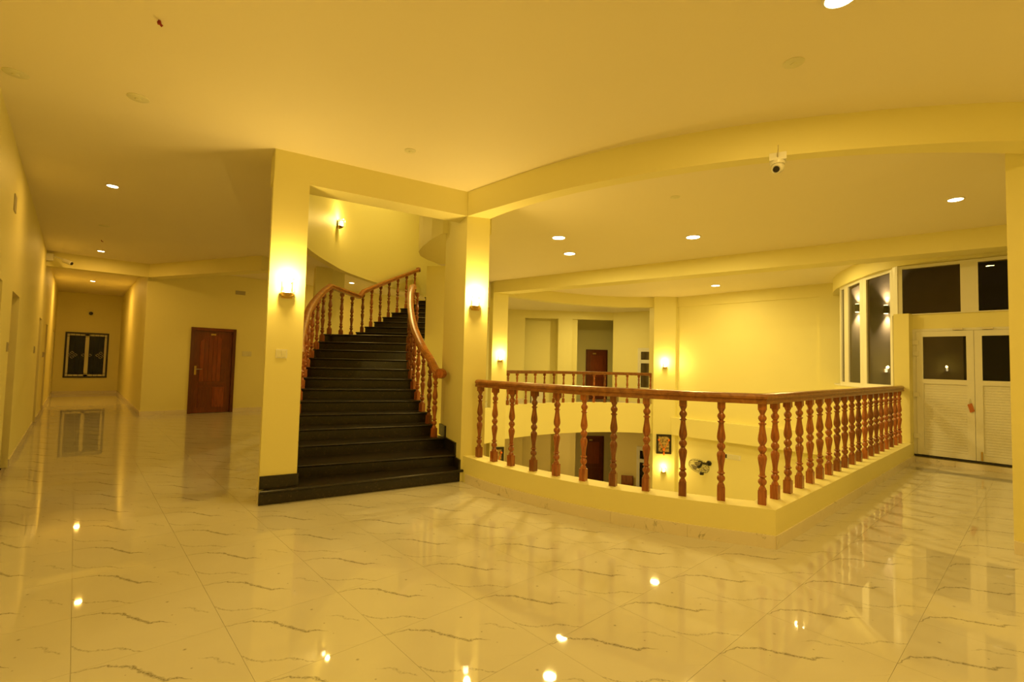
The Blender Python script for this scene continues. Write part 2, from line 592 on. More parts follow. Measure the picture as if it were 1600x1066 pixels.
# ------------------------------------------------------------------ floors
def holed_slab(outer, holes, z0, z1):
    mb = MB()
    loops = [outer] + holes
    flat = [p for l in loops for p in l]
    tris = tessellate_polygon([[Vector((x, y, 0)) for x, y in l] for l in loops])
    n = len(flat)
    vs = [(x, y, z1) for x, y in flat] + [(x, y, z0) for x, y in flat]
    fs = []
    for t in tris:
        p = [flat[i] for i in t]
        ar = (p[1][0] - p[0][0]) * (p[2][1] - p[0][1]) - (p[2][0] - p[0][0]) * (p[1][1] - p[0][1])
        t = tuple(t) if ar > 0 else tuple(reversed(t))
        fs += [t, tuple(i + n for i in reversed(t))]
    b = 0
    for l in loops:
        m = len(l)
        for i in range(m):
            j = (i + 1) % m
            fs.append((b + i, b + j, b + j + n, b + i + n))
        b += m
    return mb.add(vs, fs)

OUTER = [(-0.6, -3.0), (17.0, -3.0), (17.0, 23.0), (-0.6, 23.0)]
floor = empty('floor', (0, 0, 0), kind='structure')
tag(holed_slab(OUTER, [HOLE], -0.15, -0.004).build('grout_bed', 'grout', floor))
struct('ceiling_lower', holed_slab(OUTER, [HOLE], SLAB, -0.15), 'lower_wall')
struct('floor_lower', MB().box(-0.6, 17, -3, 23, LOW - 0.1, LOW), 'lower_floor')

def clip(poly, a, b, keep_left=True):
    out = []
    def side(p):
        s = (b[0] - a[0]) * (p[1] - a[1]) - (b[1] - a[1]) * (p[0] - a[0])
        return s if keep_left else -s
    for i in range(len(poly)):
        p, q = poly[i], poly[(i + 1) % len(poly)]
        sp_, sq = side(p), side(q)
        if sp_ >= 0:
            out.append(p)
        if (sp_ > 0 and sq < 0) or (sp_ < 0 and sq > 0):
            t = sp_ / (sp_ - sq)
            out.append((p[0] + (q[0] - p[0]) * t, p[1] + (q[1] - p[1]) * t))
    return out if len(out) >= 3 else []

def area(p):
    return abs(sum(p[i][0] * p[(i + 1) % len(p)][1] - p[(i + 1) % len(p)][0] * p[i][1] for i in range(len(p)))) / 2

def hull(P):
    P = sorted(set(P))
    def half(Q):
        h = []
        for p in Q:
            while len(h) > 1 and (h[-1][0] - h[-2][0]) * (p[1] - h[-2][1]) - (h[-1][1] - h[-2][1]) * (p[0] - h[-2][0]) <= 0:
                h.pop()
            h.append(p)
        return h[:-1]
    return half(P) + half(P[::-1])
SLAB_HOLE = HOLE
HOLE = hull(HOLE)

def outside_hole(poly):
    """pieces of a convex polygon outside the convex light well"""
    if all((HOLE[(i + 1) % len(HOLE)][0] - HOLE[i][0]) * (p[1] - HOLE[i][1]) - (HOLE[(i + 1) % len(HOLE)][1] - HOLE[i][1]) * (p[0] - HOLE[i][0]) > 0
           for p in poly for i in range(len(HOLE))):
        return []
    rest, out = poly, []
    for i in range(len(HOLE)):
        a, b = HOLE[i], HOLE[(i + 1) % len(HOLE)]
        o = clip(rest, a, b, False)
        if o and area(o) > 2e-4:
            out.append(o)
        rest = clip(rest, a, b, True)
        if not rest:
            break
    return out

cells = []
for i in range(-3, 28):
    for j in range(-10, 34):
        x0, y0 = TX + i * TILE, TY + j * TILE
        x1, y1 = x0 + TILE, y0 + TILE
        x0c, y0c = max(x0, -0.56), max(y0, -2.5)
        if x1 < -0.55 or y1 < -2.5 or x0 > 16 or y0 > 22.5:
            continue
        if x0 > 1.2 and y0 > 14.0:
            continue
        if x0 > 10.2 and y1 < 9.0:
            continue
        g_ = 0.0007
        sq = [(x0c + g_, y0c + g_), (x1 - g_, y0c + g_), (x1 - g_, y1 - g_), (x0c + g_, y1 - g_)]
        full = x0c == x0 and y0c == y0
        cut = outside_hole(sq)
        if not cut:
            continue
        whole = full and len(cut) >= 1 and abs(sum(area(c) for c in cut) - area(sq)) < 1e-6
        cx_, cy_ = (x0 + x1) / 2, (y0 + y1) / 2
        v = Vector((cx_, cy_, -EYE))
        zc = v.dot(fw)
        vis = zc > 0.3 and abs(v.dot(rt) / zc) < 1.25 and abs(v.dot(up) / zc) < 1.0
        under_stair = 1.4 < cx_ < 5 and cy_ > 5.2 and cy_ < 9.5 and cx_ > 1.3 + 0.22 * (cy_ - 5)
        cells.append((zc if (vis and not under_stair and cx_ < 10) else 99 + len(cells), [sq] if whole else cut, whole, x0, y0))
cells.sort(key=lambda c: c[0])
TILE_MESH = None
rest = MB()
for k, (zc, polys, whole, x0, y0) in enumerate(cells):
    if k < 290 and zc < 90:
        if whole and TILE_MESH is not None:
            c = bpy.data.objects.new('tile', TILE_MESH)
            COL.objects.link(c)
            c.parent = floor
            c.location = (x0, y0, 0)
        else:
            mb = MB()
            for p in polys:
                mb.prism(p, -0.010, 0.0)
            o = mb.build('tile', 'tile', floor, origin=(x0, y0, 0))
            if whole:
                TILE_MESH = o.data
    else:
        for p in polys:
            rest.prism(p, -0.010, 0.0)
t_ = rest.build('tile_field', 'tile', floor)
t_['kind'] = 'stuff'

# ------------------------------------------------------------------ ceiling, stair well above
OUT_EDGE = [(1.36, 5.10), (1.78, 5.38), (1.87, 5.75), (1.96, 6.03), (2.05, 6.36), (2.15, 6.63), (2.26, 6.89), (2.38, 7.16), (2.51, 7.46),
            (2.66, 7.76), (2.84, 8.06), (3.03, 8.35), (3.23, 8.62), (4.375, 9.78), (4.66, 9.98), (4.98, 10.20), (5.29, 10.40), (5.60, 10.57),
            (5.93, 10.74), (6.26, 10.90), (6.59, 11.06), (6.92, 11.22), (7.25, 11.38), (7.58, 11.54)]
IN_EDGE = [(3.48, 4.72), (3.53, 4.92), (3.672, 5.335), (3.66, 5.60), (3.68, 5.82), (3.735, 6.05), (3.79, 6.27), (3.86, 6.48), (3.95, 6.69),
           (4.04, 6.89), (4.14, 7.08), (4.24, 7.26), (4.35, 7.43), (5.50, 8.62), (5.76, 8.80), (6.03, 8.97), (6.30, 9.13), (6.57, 9.28),
           (6.84, 9.43), (7.11, 9.57), (7.38, 9.71), (7.65, 9.85), (7.92, 9.99), (8.19, 10.13)]
RISE = 0.143
WELL_OUT = dense([(1.72, 5.36), (1.90, 5.85), (2.15, 6.65), (2.38, 7.24), (2.63, 7.86), (3.03, 8.44), (3.5, 9.0), (3.9, 9.45), (4.45, 9.90), (5.20, 10.42), (5.75, 10.72), (6.3, 11.0), (7.0, 11.36), (7.8, 11.75)], 4)
STUB = [(3.70, 5.60), (3.77, 6.0), (3.92, 6.50), (4.06, 6.84), (4.25, 7.09), (4.50, 7.27), (4.85, 7.42), (5.15, 7.1), (4.2, 5.15), (3.95, 5.25)]
WELL = offset(WELL_OUT, 0.07) + [(8.3, 10.9), (7.6, 9.9), (5.5, 8.6), (4.85, 7.42), (4.25, 7.09), (3.92, 6.5), (3.70, 5.6), (3.55, 5.03)]
struct('ceiling', holed_slab([(-0.6, -3.0), (10.4, -3.0), (10.4, 1.5), (13.4, 3.4), (17.0, 8.5), (17.0, 23.0), (-0.6, 23.0)], [WELL], CEIL, CEIL + 0.15), 'ceiling')
struct('ceiling_upper', MB().box(1.0, 9.5, 4.6, 13.0, 6.8, 6.95), 'ceiling')
w2 = offset(WELL_OUT, 0.15)
struct('wall_stairwell', MB().ribbon(WELL_OUT, w2, BEAM, 3.66).ribbon(offset(WELL_OUT, 0.006), w2, 3.66, 6.8), 'wall', True)
struct('wall_stair_core', MB().prism(STUB, BEAM, 6.8), 'wall')
struct('wall_stairwell_front', MB().prism([(1.6, 5.32), (3.75, 4.97), (3.78, 5.12), (1.63, 5.47)], CEIL + 0.15, 6.8), 'wall')
struct('wall_stairwell_back', MB().prism([(7.7, 11.8), (8.4, 10.8), (8.55, 10.9), (7.85, 11.9)], CEIL, 6.8).prism([(3.95, 5.2), (8.4, 10.9), (8.52, 10.8), (4.1, 5.1)], CEIL + 0.15, 6.8), 'wall')
# wall standing behind the inner rail, down to the lower floor
struct('wall_stair_inner', MB().prism([(4.80, 7.76), (5.06, 7.38), (5.30, 7.12), (5.55, 7.3), (5.2, 7.95)], LOW, BEAM), 'wall')

# ------------------------------------------------------------------ pillars and beams
A0, A1 = (1.372, 5.115), (1.699, 5.052)
dA = (0.165, 0.986)
struct('pillar', MB().prism([A0, A1, (A1[0] + dA[0] * .42, A1[1] + dA[1] * .42), (A0[0] + dA[0] * .42 + .03, A0[1] + dA[1] * .42)], 0, CEIL), 'wall')
B0, B1 = (3.462, 4.712), (3.722, 4.592)
struct('pillar', MB().prism([B0, B1, (4.04, 5.49), (3.765, 5.61)], LOW, CEIL), 'wall')
struct('pillar', MB().prism([(7.795, 9.401), (8.134, 9.212), (8.33, 9.56), (7.965, 9.74)], LOW, CEIL), 'wall')
struct('pillar', MB().prism([(12.614, 7.765), (13.028, 7.304), (13.3, 7.3), (13.3, 7.9), (12.9, 8.1)], LOW, CEIL), 'wall')
struct('pillar', MB().box(5.66, 6.05, -0.5, 0.209, 0, CEIL), 'wall')
struct('pillar', MB().prism([(3.92, 11.0), (4.29, 10.98), (4.76, 11.42), (4.5, 11.75), (4.05, 11.5)], 0, CEIL), 'wall')
# beams (undersides at 3.2 m)
nb = 0
def beam(poly, z0=BEAM, z1=CEIL):
    global nb
    nb += 1
    return struct('trim_%d' % nb, MB().prism(poly, z0, z1), 'wall')
def beam_ribbon(a, b, z0=BEAM, z1=CEIL):
    global nb
    nb += 1
    return struct('trim_%d' % nb, MB().ribbon(a, b, z0, z1), 'wall', True)
beam([A0, (3.462, 4.712), (3.56, 5.02), (A0[0] + .05, A0[1] + .30)])
bo = dense([(173.0, 4.976), (177.5, 4.92), (182, 4.89), (191, 4.872), (200, 4.87), (209, 4.89), (217, 4.93), (224, 5.0), (231, 5.09), (239, 5.2)], 4)
bi = dense([(173.0, 4.70), (177.5, 4.705), (182, 4.708), (191, 4.712), (200, 4.72), (209, 4.755), (217, 4.805), (224, 4.84), (231, 4.875), (239, 4.93)], 4)
beam_ribbon([circ(r, a) for a, r in bo], [circ(r, a) for a, r in bi])
beam([(7.80, 9.37), (9.95, -2.5), (10.35, -2.5), (8.20, 9.37)])
beam_ribbon(FAR, offset(FAR, 0.25))
beam([(-0.55, 13.80), (1.17, 13.83), (1.17, 14.05), (-0.55, 14.05)])
beam([(1.15, 13.85), (2.72, 10.74), (2.98, 10.86), (1.42, 14.0)])

# ------------------------------------------------------------------ parapet of the light well
struct('wall_parapet_west', MB().ribbon(ARC_OUT, ARC_IN, SLAB, 0.305), 'wall', True)
struct('wall_parapet_south', MB().prism([CORNER, (10.05, 1.47), (10.05, 1.69), (4.33, 1.69)], SLAB, 0.305), 'wall')
struct('wall_parapet_far', MB().ribbon(FAR, offset(FAR, 0.22), SLAB, 0.33), 'wall', True)
struct('wall_parapet_stair', MB().ribbon(SIDE, offset(SIDE, -0.2), SLAB, 0.30), 'wall', True)

# ------------------------------------------------------------------ right wall, stair tower, door wall
wr = MB().prism([(13.15, 3.3), (13.4, 3.5), (13.4, 7.9), (13.15, 7.9)], LOW, CEIL)
wr.box(13.115, 13.16, 3.2, 7.5, 3.20, CEIL).box(13.115, 13.16, 3.2, 3.64, -0.03, 3.2).box(13.115, 13.16, 7.355, 7.6, -0.03, 3.2)
struct('wall_right', wr, 'wall')
struct('trim_7', MB().box(12.95, 13.16, 3.0, 7.40, SLAB, -0.03), 'wall')
TW_IN = offset(TOWER, -0.30)
struct('trim_8', MB().ribbon(TOWER, TW_IN, BEAM, CEIL), 'wall', True)
tw = [p for p in TOWER if p[1] > 1.62]
struct('wall_tower', MB().ribbon(offset(tw, -0.03), offset(tw, -0.25), LOW, 1.15), 'wall', True)
struct('trim_9', MB().prism([(9.95, 1.495), (10.20, 1.47), (10.26, 1.66), (9.972, 1.695)], LOW, 2.385), 'wall')
struct('wall_east', MB().box(10.15, 10.4, -0.02, 1.6, 2.14, 2.375).box(10.15, 10.4, -2.6, -0.02, 0, CEIL).box(10.15, 10.4, -0.02, 1.6, 3.17, CEIL)
       .box(10.13, 10.4, -0.02, 1.49, -0.15, 0.095), 'wall')
struct('wall_south', MB().box(-0.6, 10.4, -2.75, -2.5, 0, CEIL), 'wall')

# ------------------------------------------------------------------ left side: corridor and door wall
OPEN = [(5.60, 6.62), (7.60, 8.50), (12.9, 13.7), (15.6, 16.5), (20.3, 21.2)]
wl = MB()
y = -2.75
for a, b in OPEN:
    wl.box(-0.75, -0.55, y, a, 0, CEIL)
    wl.box(-0.75, -0.55, a, b, 2.08, CEIL)
    y = b
wl.box(-0.75, -0.55, y, 22.7, 0, CEIL)
struct('wall_left', wl, 'wall')
struct('wall_corridor', MB().box(1.16, 1.36, 14.05, 22.6, 0, CEIL), 'wall')
ew = MB()
WX0, WX1, WZ0, WZ1 = -0.30, 0.85, 0.56, 2.13
ew.box(-0.6, WX0, 22.5, 22.7, 0, CEIL).box(WX1, 1.36, 22.5, 22.7, 0, CEIL).box(WX0, WX1, 22.5, 22.7, 0, WZ0).box(WX0, WX1, 22.5, 22.7, WZ1, CEIL)
struct('wall_corridor_end', ew, 'wall')
dwl = MB()
dwl.box(1.36, 2.07, 14.05, 14.25, 0, CEIL).box(3.05, 12.2, 14.05, 14.25, 0, CEIL).box(2.07, 3.05, 14.05, 14.25, 2.12, CEIL)
struct('wall_back', dwl, 'wall')

# ------------------------------------------------------------------ far hall beyond the light well (both storeys)
W1, W2, W3 = (12.15, 13.95), (15.45, 11.30), (15.9, 9.2)
eF = unit(W1, W2)
nF = (-eF[1], eF[0])                                 # away from the camera
lenF = hypot(W2[0] - W1[0], W2[1] - W1[1])
def fp(s, d=0.0):
    return (W1[0] + eF[0] * s + nF[0] * d, W1[1] + eF[1] * s + nF[1] * d)
def fbox(mb, s0, s1, d0, d1, z0, z1):
    return mb.prism([fp(s0, d0), fp(s1, d0), fp(s1, d1), fp(s0, d1)], z0, z1)
def s_at(az_x, az_y):
    """distance along the far wall met by the sight line (az_x, az_y)"""
    det = eF[0] * (-az_y) - (-az_x) * eF[1]
    return (-W1[0] * (-az_y) - (-az_x) * (-W1[1])) / det
def sight(px):
    d = fw + rt * ((px - 800) / 755.0)
    return (d.x, d.y)
S = {px: s_at(*sight(px)) for px in (795, 820, 872, 894, 903, 923, 942, 957)}
for z0, z1, mname, nm in ((0, CEIL, 'wall', 'wall_far'), (LOW, SLAB, 'lower_wall', 'wall_far_lower')):
    mb = MB()
    fbox(mb, -0.3, S[820], 0, 0.2, z0, z1)
    fbox(mb, S[820], S[872], 0, 0.2, z1 - 0.3, z1)
    fbox(mb, S[820] - 0.2, S[872], 0.5, 0.7, z0, z1)
    fbox(mb, S[872], S[894], 0, 0.6, z0, z1)
    fbox(mb, S[894], S[903], 0.12, 0.6, z0, z1)
    fbox(mb, S[894], lenF, 0, 0.2, z1 - 0.3, z1)
    fbox(mb, S[894] - 0.6, lenF + 2.8, 1.9, 2.1, z0, z1)
    struct(nm, mb, mname)
    mb = MB()
    e2 = unit(W2, W3)
    mb.prism([W2, W3, (W3[0] + .2, W3[1] + .04), (W2[0] + .2, W2[1] + .04)], z0, z1)
    struct(nm.replace('far', 'far_right'), mb, mname)
    struct(nm.replace('far', 'far_end'), MB().box(13.4, 16.2, 7.3, 7.5, z0, z1), mname)
struct('wall_lower_back', MB().box(4.0, 12.4, 13.6, 13.8, LOW, SLAB).box(4.0, 4.2, 1.0, 13.8, LOW, SLAB).box(4.0, 10.2, 1.2, 1.4, LOW, SLAB), 'lower_wall')

# ------------------------------------------------------------------ marble skirtings, one piece per tile
def skirting(name, path, h=0.1, t=0.012, z=0.0, step=0.6):
    root = empty(name, (path[0][0], path[0][1], z), kind='structure')
    seg = [(path[i], path[i + 1]) for i in range(len(path) - 1)]
    L_ = [hypot(b[0] - a[0], b[1] - a[1]) for a, b in seg]
    total = sum(L_)
    n = max(1, round(total / step))
    def at(s):
        for (a, b), l in zip(seg, L_):
            if s <= l + 1e-9:
                return (a[0] + (b[0] - a[0]) * s / l, a[1] + (b[1] - a[1]) * s / l)
            s -= l
        return seg[-1][1]
    for i in range(n):
        s0, s1 = total * i / n + 0.001, total * (i + 1) / n - 0.001
        cut = [s0]
        acc = 0
        for l in L_:
            acc += l
            if s0 + 0.01 < acc < s1 - 0.01:
                cut.append(acc)
        cut.append(s1)
        P = [at(s) for s in cut]
        MB().ribbon(P, offset(P, t), z, z + h).build('skirting_tile', 'skirt', root)
    return root
skirting('baseboard_parapet_west', ARC_OUT[1:], 0.105, -0.012)
skirting('baseboard_parapet_south', [CORNER, (10.1, 1.47)], 0.105, -0.012)
y = -2.5
for k, (a, b) in enumerate(OPEN):
    skirting('baseboard_left_%d' % (k + 1), [(-0.55, y), (-0.55, a)], 0.1, -0.012)
    y = b
skirting('baseboard_left_6', [(-0.55, y), (-0.55, 22.5)], 0.1, -0.012)
skirting('baseboard_corridor_right', [(1.16, 22.5), (1.16, 14.05)], 0.1, -0.012)
skirting('baseboard_corridor_end', [(-0.55, 22.5), (1.16, 22.5)], 0.1, -0.012)
skirting('baseboard_back_1', [(1.16, 14.05), (2.07, 14.05)], 0.1, -0.012)
skirting('baseboard_back_2', [(3.05, 14.05), (8.0, 14.05)], 0.1, -0.012)
skirting('baseboard_pillar_left', [(A0[0] + dA[0] * .42 + .03, A0[1] + dA[1] * .42), (A0[0] + .005, A0[1] + 0.03)], 0.12, -0.012)
skirting('baseboard_pillar_right', [(5.66, 0.209), (5.66, -0.5)], 0.1, -0.03)
skirting('baseboard_door_threshold', [(10.13, 1.49), (10.13, -0.02)], 0.085, -0.012)
skirting('baseboard_far', [fp(0), fp(S[820])], 0.1, -0.012)
skirting('baseboard_far_right', [W2, W3], 0.1, -0.012)

# ------------------------------------------------------------------ staircase
stair = empty('staircase', (2.4, 4.9, 0), 'dark granite curving staircase rising between two cream pillars to a landing', 'staircase')
def lerp(a, b, t):
    return (a[0] + (b[0] - a[0]) * t, a[1] + (b[1] - a[1]) * t)
NS = 23
for k in range(1, NS + 1):
    o0, i0 = OUT_EDGE[k - 1], IN_EDGE[k - 1]
    o1, i1 = (OUT_EDGE[k], IN_EDGE[k])
    z = RISE * k
    zb = 0.0 if k == 1 else z - RISE
    d = unit(o0, i0)
    nb_ = (d[1], -d[0])                      # towards the walker
    if k == 1:
        o0, i0 = (1.362, 5.070), (3.500, 4.712)
    # riser slab
    rb = MB()
    rb.prism([o0, i0, (i0[0] - nb_[0] * .03, i0[1] - nb_[1] * .03), (o0[0] - nb_[0] * .03, o0[1] - nb_[1] * .03)], zb if k == 1 else zb - 0.0, z - 0.03)
    rb.build('riser', 'granite', stair)
    # tread with rounded nosing
    ov = 0.028
    p = [(o0[0] + nb_[0] * ov, o0[1] + nb_[1] * ov), (i0[0] + nb_[0] * ov, i0[1] + nb_[1] * ov)]
    e_o = (o1[0] - nb_[0] * .02, o1[1] - nb_[1] * .02)
    e_i = (i1[0] - nb_[0] * .02, i1[1] - nb_[1] * .02)
    tb = MB()
    if k == 13:
        tb.prism([p[0], p[1], e_i, (4.62, 9.98), (4.0, 9.52), (3.58, 9.08)], z - 0.03, z)
    else:
        tb.prism([p[0], p[1], e_i, e_o], z - 0.03, z)
    tb.tube([(p[0][0], p[0][1], z - 0.015), (p[1][0], p[1][1], z - 0.015)], 0.0149, 10)
    tb.build('tread', 'granite', stair)
    # carriage under the step
    if k >= 2:
        cb_ = MB()
        t0 = max(zb - 0.16, 0.0)
        e_ = 0.02 if k > 3 else 0.08
        f0, f1 = lerp(o0, i0, .02), lerp(o0, i0, 1 - e_)
        f0, f1 = (f0[0] - nb_[0] * .034, f0[1] - nb_[1] * .034), (f1[0] - nb_[0] * .034, f1[1] - nb_[1] * .034)
        cb_.prism([f0, f1, lerp(o1, i1, 1 - e_), lerp(o1, i1, .02)], t0, z - 0.031)
        cb_.build('carriage', 'wall', stair)
# stepped granite skirting along the right pillar and the left pillar's foot
ds = unit(B0, (3.765, 5.61))
SKS = ((0.0, 0.19), (0.19, 0.66), (0.66, 0.95))
for k, (s0, s1) in enumerate(SKS):
    a = (B0[0] + ds[0] * s0 - 0.022, B0[1] + ds[1] * s0)
    b = (B0[0] + ds[0] * s1 - 0.022, B0[1] + ds[1] * s1)
    zt = RISE * (k + 1)
    MB().prism([a, b, (b[0] + .02, b[1] - .008), (a[0] + .02, a[1] - .008)], zt, zt + 0.115 + 0.03 * (k > 0)).build('stair_skirting', 'granite', stair)
MB().prism([(A0[0] - .003, A0[1] - .014), (A1[0] + .004, A1[1] - .014), (A1[0], A1[1] - .001), (A0[0], A0[1] - .001)], RISE, RISE + 0.125).build('stair_skirting', 'granite', stair)
MB().prism([(A1[0], A1[1] - .014), (A1[0] + .012, A1[1] - .014), (A1[0] + .07, A1[1] + .3), (A1[0] + .055, A1[1] + .3)], RISE, RISE + 0.125).build('stair_skirting', 'granite', stair)
# small turned stop at the right end of the first step
MB().lathe([(0.016, -0.02), (0.024, -0.01), (0.026, 0.0), (0.024, 0.01), (0.016, 0.02)], (3.515, 4.68, RISE - 0.014), 12, (0.986, -0.165, 0)).build('nosing_end', 'granite', stair, True)

# ------------------------------------------------------------------ turned balusters
def baluster_mb(h=0.83, hb=0.115):
    mb = MB()
    k = 0.031
    mb.box(-k, k, -k, k, 0, hb)
    s = h / 0.825
    prof = [(0.030, hb), (0.029, hb + .012), (0.022, hb + .026), (0.017, hb + .036)]
    tail = [(0.022, .158), (0.031, .170), (0.0335, .182), (0.031, .196), (0.022, .206), (0.018, .213), (0.024, .219), (0.032, .226),
            (0.031, .231), (0.022, .236), (0.0195, .255), (0.0235, .295), (0.031, .340), (0.0355, .372), (0.033, .392), (0.022, .406),
            (0.018, .414), (0.024, .424), (0.033, .440), (0.034, .449), (0.031, .463), (0.022, .474), (0.0185, .482), (0.025, .492),
            (0.033, .510), (0.0350, .528), (0.032, .556), (0.0255, .595), (0.0205, .635), (0.022, .648), (0.031, .655), (0.031, .660),
            (0.022, .666), (0.018, .672), (0.026, .684), (0.033, .699), (0.031, .714), (0.022, .726), (0.0175, .735), (0.022, .748), (0.029, .762), (0.030, .772)]
    prof += [(r, max(z, hb + .037)) if z > .15 else (r, z) for r, z in tail]
    mb.lathe([(r, z * s if z > hb + .04 else z) for r, z in prof], seg=14)
    mb.box(-k, k, -k, k, .770 * s, h)
    return mb
RAIL = [(-0.046, 0.0), (-0.046, 0.022), (-0.040, 0.028), (-0.040, 0.036), (-0.050, 0.044), (-0.050, 0.062), (-0.036, 0.080), (-0.012, 0.086),
        (0.012, 0.086), (0.036, 0.080), (0.050, 0.062), (0.050, 0.044), (0.040, 0.036), (0.040, 0.028), (0.046, 0.022), (0.046, 0.0)]

def angle_copies(first, parent, items):
    out = []
    for (x, y, z, a) in items:
        c = first.copy()
        COL.objects.link(c)
        c.parent = parent
        c.location = Vector((x, y, z)) - Vector(ORIGIN[parent.name])
        c.rotation_euler = (0, 0, a)
        out.append(c)
    return out

# the near balustrade
rail1 = empty('balustrade', (4.276, 1.605, 0.305), 'reddish turned wood balustrade on the curved low wall in the foreground, bent at a corner', 'balustrade', 'wooden balustrades')
proto_mb = baluster_mb()
Wb = [(3.568, 4.529), (3.572, 4.231), (3.595, 3.943), (3.593, 3.617), (3.645, 3.331), (3.699, 3.029), (3.784, 2.738), (3.884, 2.451), (3.961, 2.145), (4.099, 1.869)]
items = []
for x, y in Wb:
    t = atan2(y - CY, x - CX)
    items.append((CX + 4.825 * cos(t), CY + 4.825 * sin(t), 0.305, t))
items.append((4.276, 1.605, 0.305, 0.25))
items += [(4.555 + 0.3075 * i, 1.605, 0.305, 0.0) for i in range(18)]
x, y, z, a = items[0]
first = proto_mb.build('baluster', 'wood', rail1, True, origin=(0, 0, 0), angle=0.9)
first.location = Vector((x, y, z)) - Vector(ORIGIN[rail1.name])
first.rotation_euler = (0, 0, a)
angle_copies(first, rail1, items[1:])
aw = [174.3 + (211.17 - 174.3) * i / 26 for i in range(27)]
path = [(*circ(4.825, t), 1.131) for t in aw]
path[-1] = (4.276, 1.605, 1.131)
path += [(9.92, 1.605, 1.131)]
MB().sweep(path, RAIL).build('handrail', 'rail_wood', rail1, True)

# far balustrade
off = offset(FAR, 0.11)
rail2 = empty('balustrade', (10.5, 9.35, 0.33), 'short wooden balustrade across the light well between two lamp-lit pillars', 'balustrade', 'wooden balustrades')
acc = [0.0]
for i in range(len(off) - 1):
    acc.append(acc[-1] + hypot(off[i + 1][0] - off[i][0], off[i + 1][1] - off[i][1]))
def along(P, acc, s):
    for i in range(len(P) - 1):
        if s <= acc[i + 1]:
            t = (s - acc[i]) / (acc[i + 1] - acc[i])
            return tuple(a + (b - a) * t for a, b in zip(P[i], P[i + 1]))
    return P[-1]
items = []
nfar = 16
for i in range(nfar):
    s = 0.12 + (acc[-1] - 0.27) * i / (nfar - 1)
    p = along(off, acc, s)
    items.append((p[0], p[1], 0.33, 0.3))
angle_copies(first, rail2, items)
MB().sweep([(*along(off, acc, acc[-1] * i / 30), 1.156) for i in range(1, 31)], RAIL).build('handrail', 'rail_wood', rail2, True)

# stair balustrades
def stair_rail(root, pts, name='handrail'):
    return MB().sweep(pts, RAIL).build(name, 'rail_wood', root, True)
rail3 = empty('balustrade', (2.6, 7.6, 1.2), 'wooden balustrade on the outer left edge of the granite stairs, bending at the landing', 'balustrade', 'wooden balustrades')
nrm_o = lambda k: unit(OUT_EDGE[k - 1], IN_EDGE[k - 1])
items, toprail = [], []
def edge_pt(k, t, inset, along_):
    """point on the tread of step k: t back from the nosing, inset from the outer edge"""
    o = lerp(OUT_EDGE[k - 1], OUT_EDGE[k], t)
    i = lerp(IN_EDGE[k - 1], IN_EDGE[k], t)
    u = unit(o, i)
    return (o[0] + u[0] * inset, o[1] + u[1] * inset) if along_ == 'o' else (i[0] - u[0] * inset, i[1] - u[1] * inset)
for k in range(5, 13):
    p = edge_pt(k, 0.45, 0.05, 'o')
    items.append((*p, RISE * k, 0.4))
for t in (0.10, 0.42, 0.74):
    p = edge_pt(13, t, 0.05, 'o')
    items.append((*p, RISE * 13, 0.7))
for k in range(14, 21):
    p = edge_pt(k, 0.35, 0.05, 'o')
    items.append((*p, RISE * k, 0.9))
angle_copies(first, rail3, items)
tp = []
for k in range(4, 13):
    p = edge_pt(k, 0.45, 0.05, 'o')
    tp.append((*p, RISE * k + 0.845 + 0.0))
p = edge_pt(13, 0.08, 0.05, 'o')
tp.append((*p, RISE * 13 + 0.835))
p = edge_pt(13, 0.97, 0.05, 'o')
tp.append((*p, RISE * 13 + 0.845))
for k in range(14, 20):
    p = edge_pt(k, 0.35, 0.05, 'o')
    tp.append((*p, RISE * k + 0.835))
p = edge_pt(20, 0.75, 0.05, 'o')
tp.append((*p, RISE * 20 + 0.90))
stair_rail(rail3, tp)
MB().lathe([(0.02, -0.055), (0.055, -0.05), (0.065, 0), (0.055, 0.05), (0.02, 0.055)], (tp[-1][0], tp[-1][1], tp[-1][2] + 0.045), 16, (0.74, -0.67, 0)).build('rail_knob', 'wood', rail3, True)

rail4 = empty('balustrade', (3.6, 5.5, 0.43), 'wooden balustrade on the inner right edge of the granite stairs, ending in a round scroll', 'balustrade', 'wooden balustrades')
items, tp = [], []
for k in range(3, 14):
    p = edge_pt(k, 0.25 if k < 13 else 0.06, 0.055 if k > 3 else 0.125, 'i')
    items.append((*p, RISE * k, 0.2))
p = edge_pt(13, 0.3, 0.055, 'i')
items.append((*p, RISE * 13, 0.7))
angle_copies(first, rail4, items)
p0 = items[0]
tp.append((p0[0] - 0.02, p0[1] - 0.13, p0[2] + 0.80))
for (x, y, z, a) in items[:-1]:
    tp.append((x, y, z + 0.835))
p = edge_pt(13, 0.12, 0.055, 'i')
tp.append((*p, RISE * 13 + 0.835))
MB().sweep(dense(tp, 3), RAIL).build('handrail', 'rail_wood', rail4, True)
MB().lathe([(0.02, -0.06), (0.030, -0.058), (0.032, -0.05), (0.060, -0.047), (0.066, -0.02), (0.066, 0.02), (0.060, 0.047), (0.032, 0.05), (0.030, 0.058), (0.02, 0.06)],
           (tp[0][0], tp[0][1] - 0.02, tp[0][2] + 0.035), 20, (0.92, 0.38, 0)).build('rail_scroll', 'wood', rail4, True)

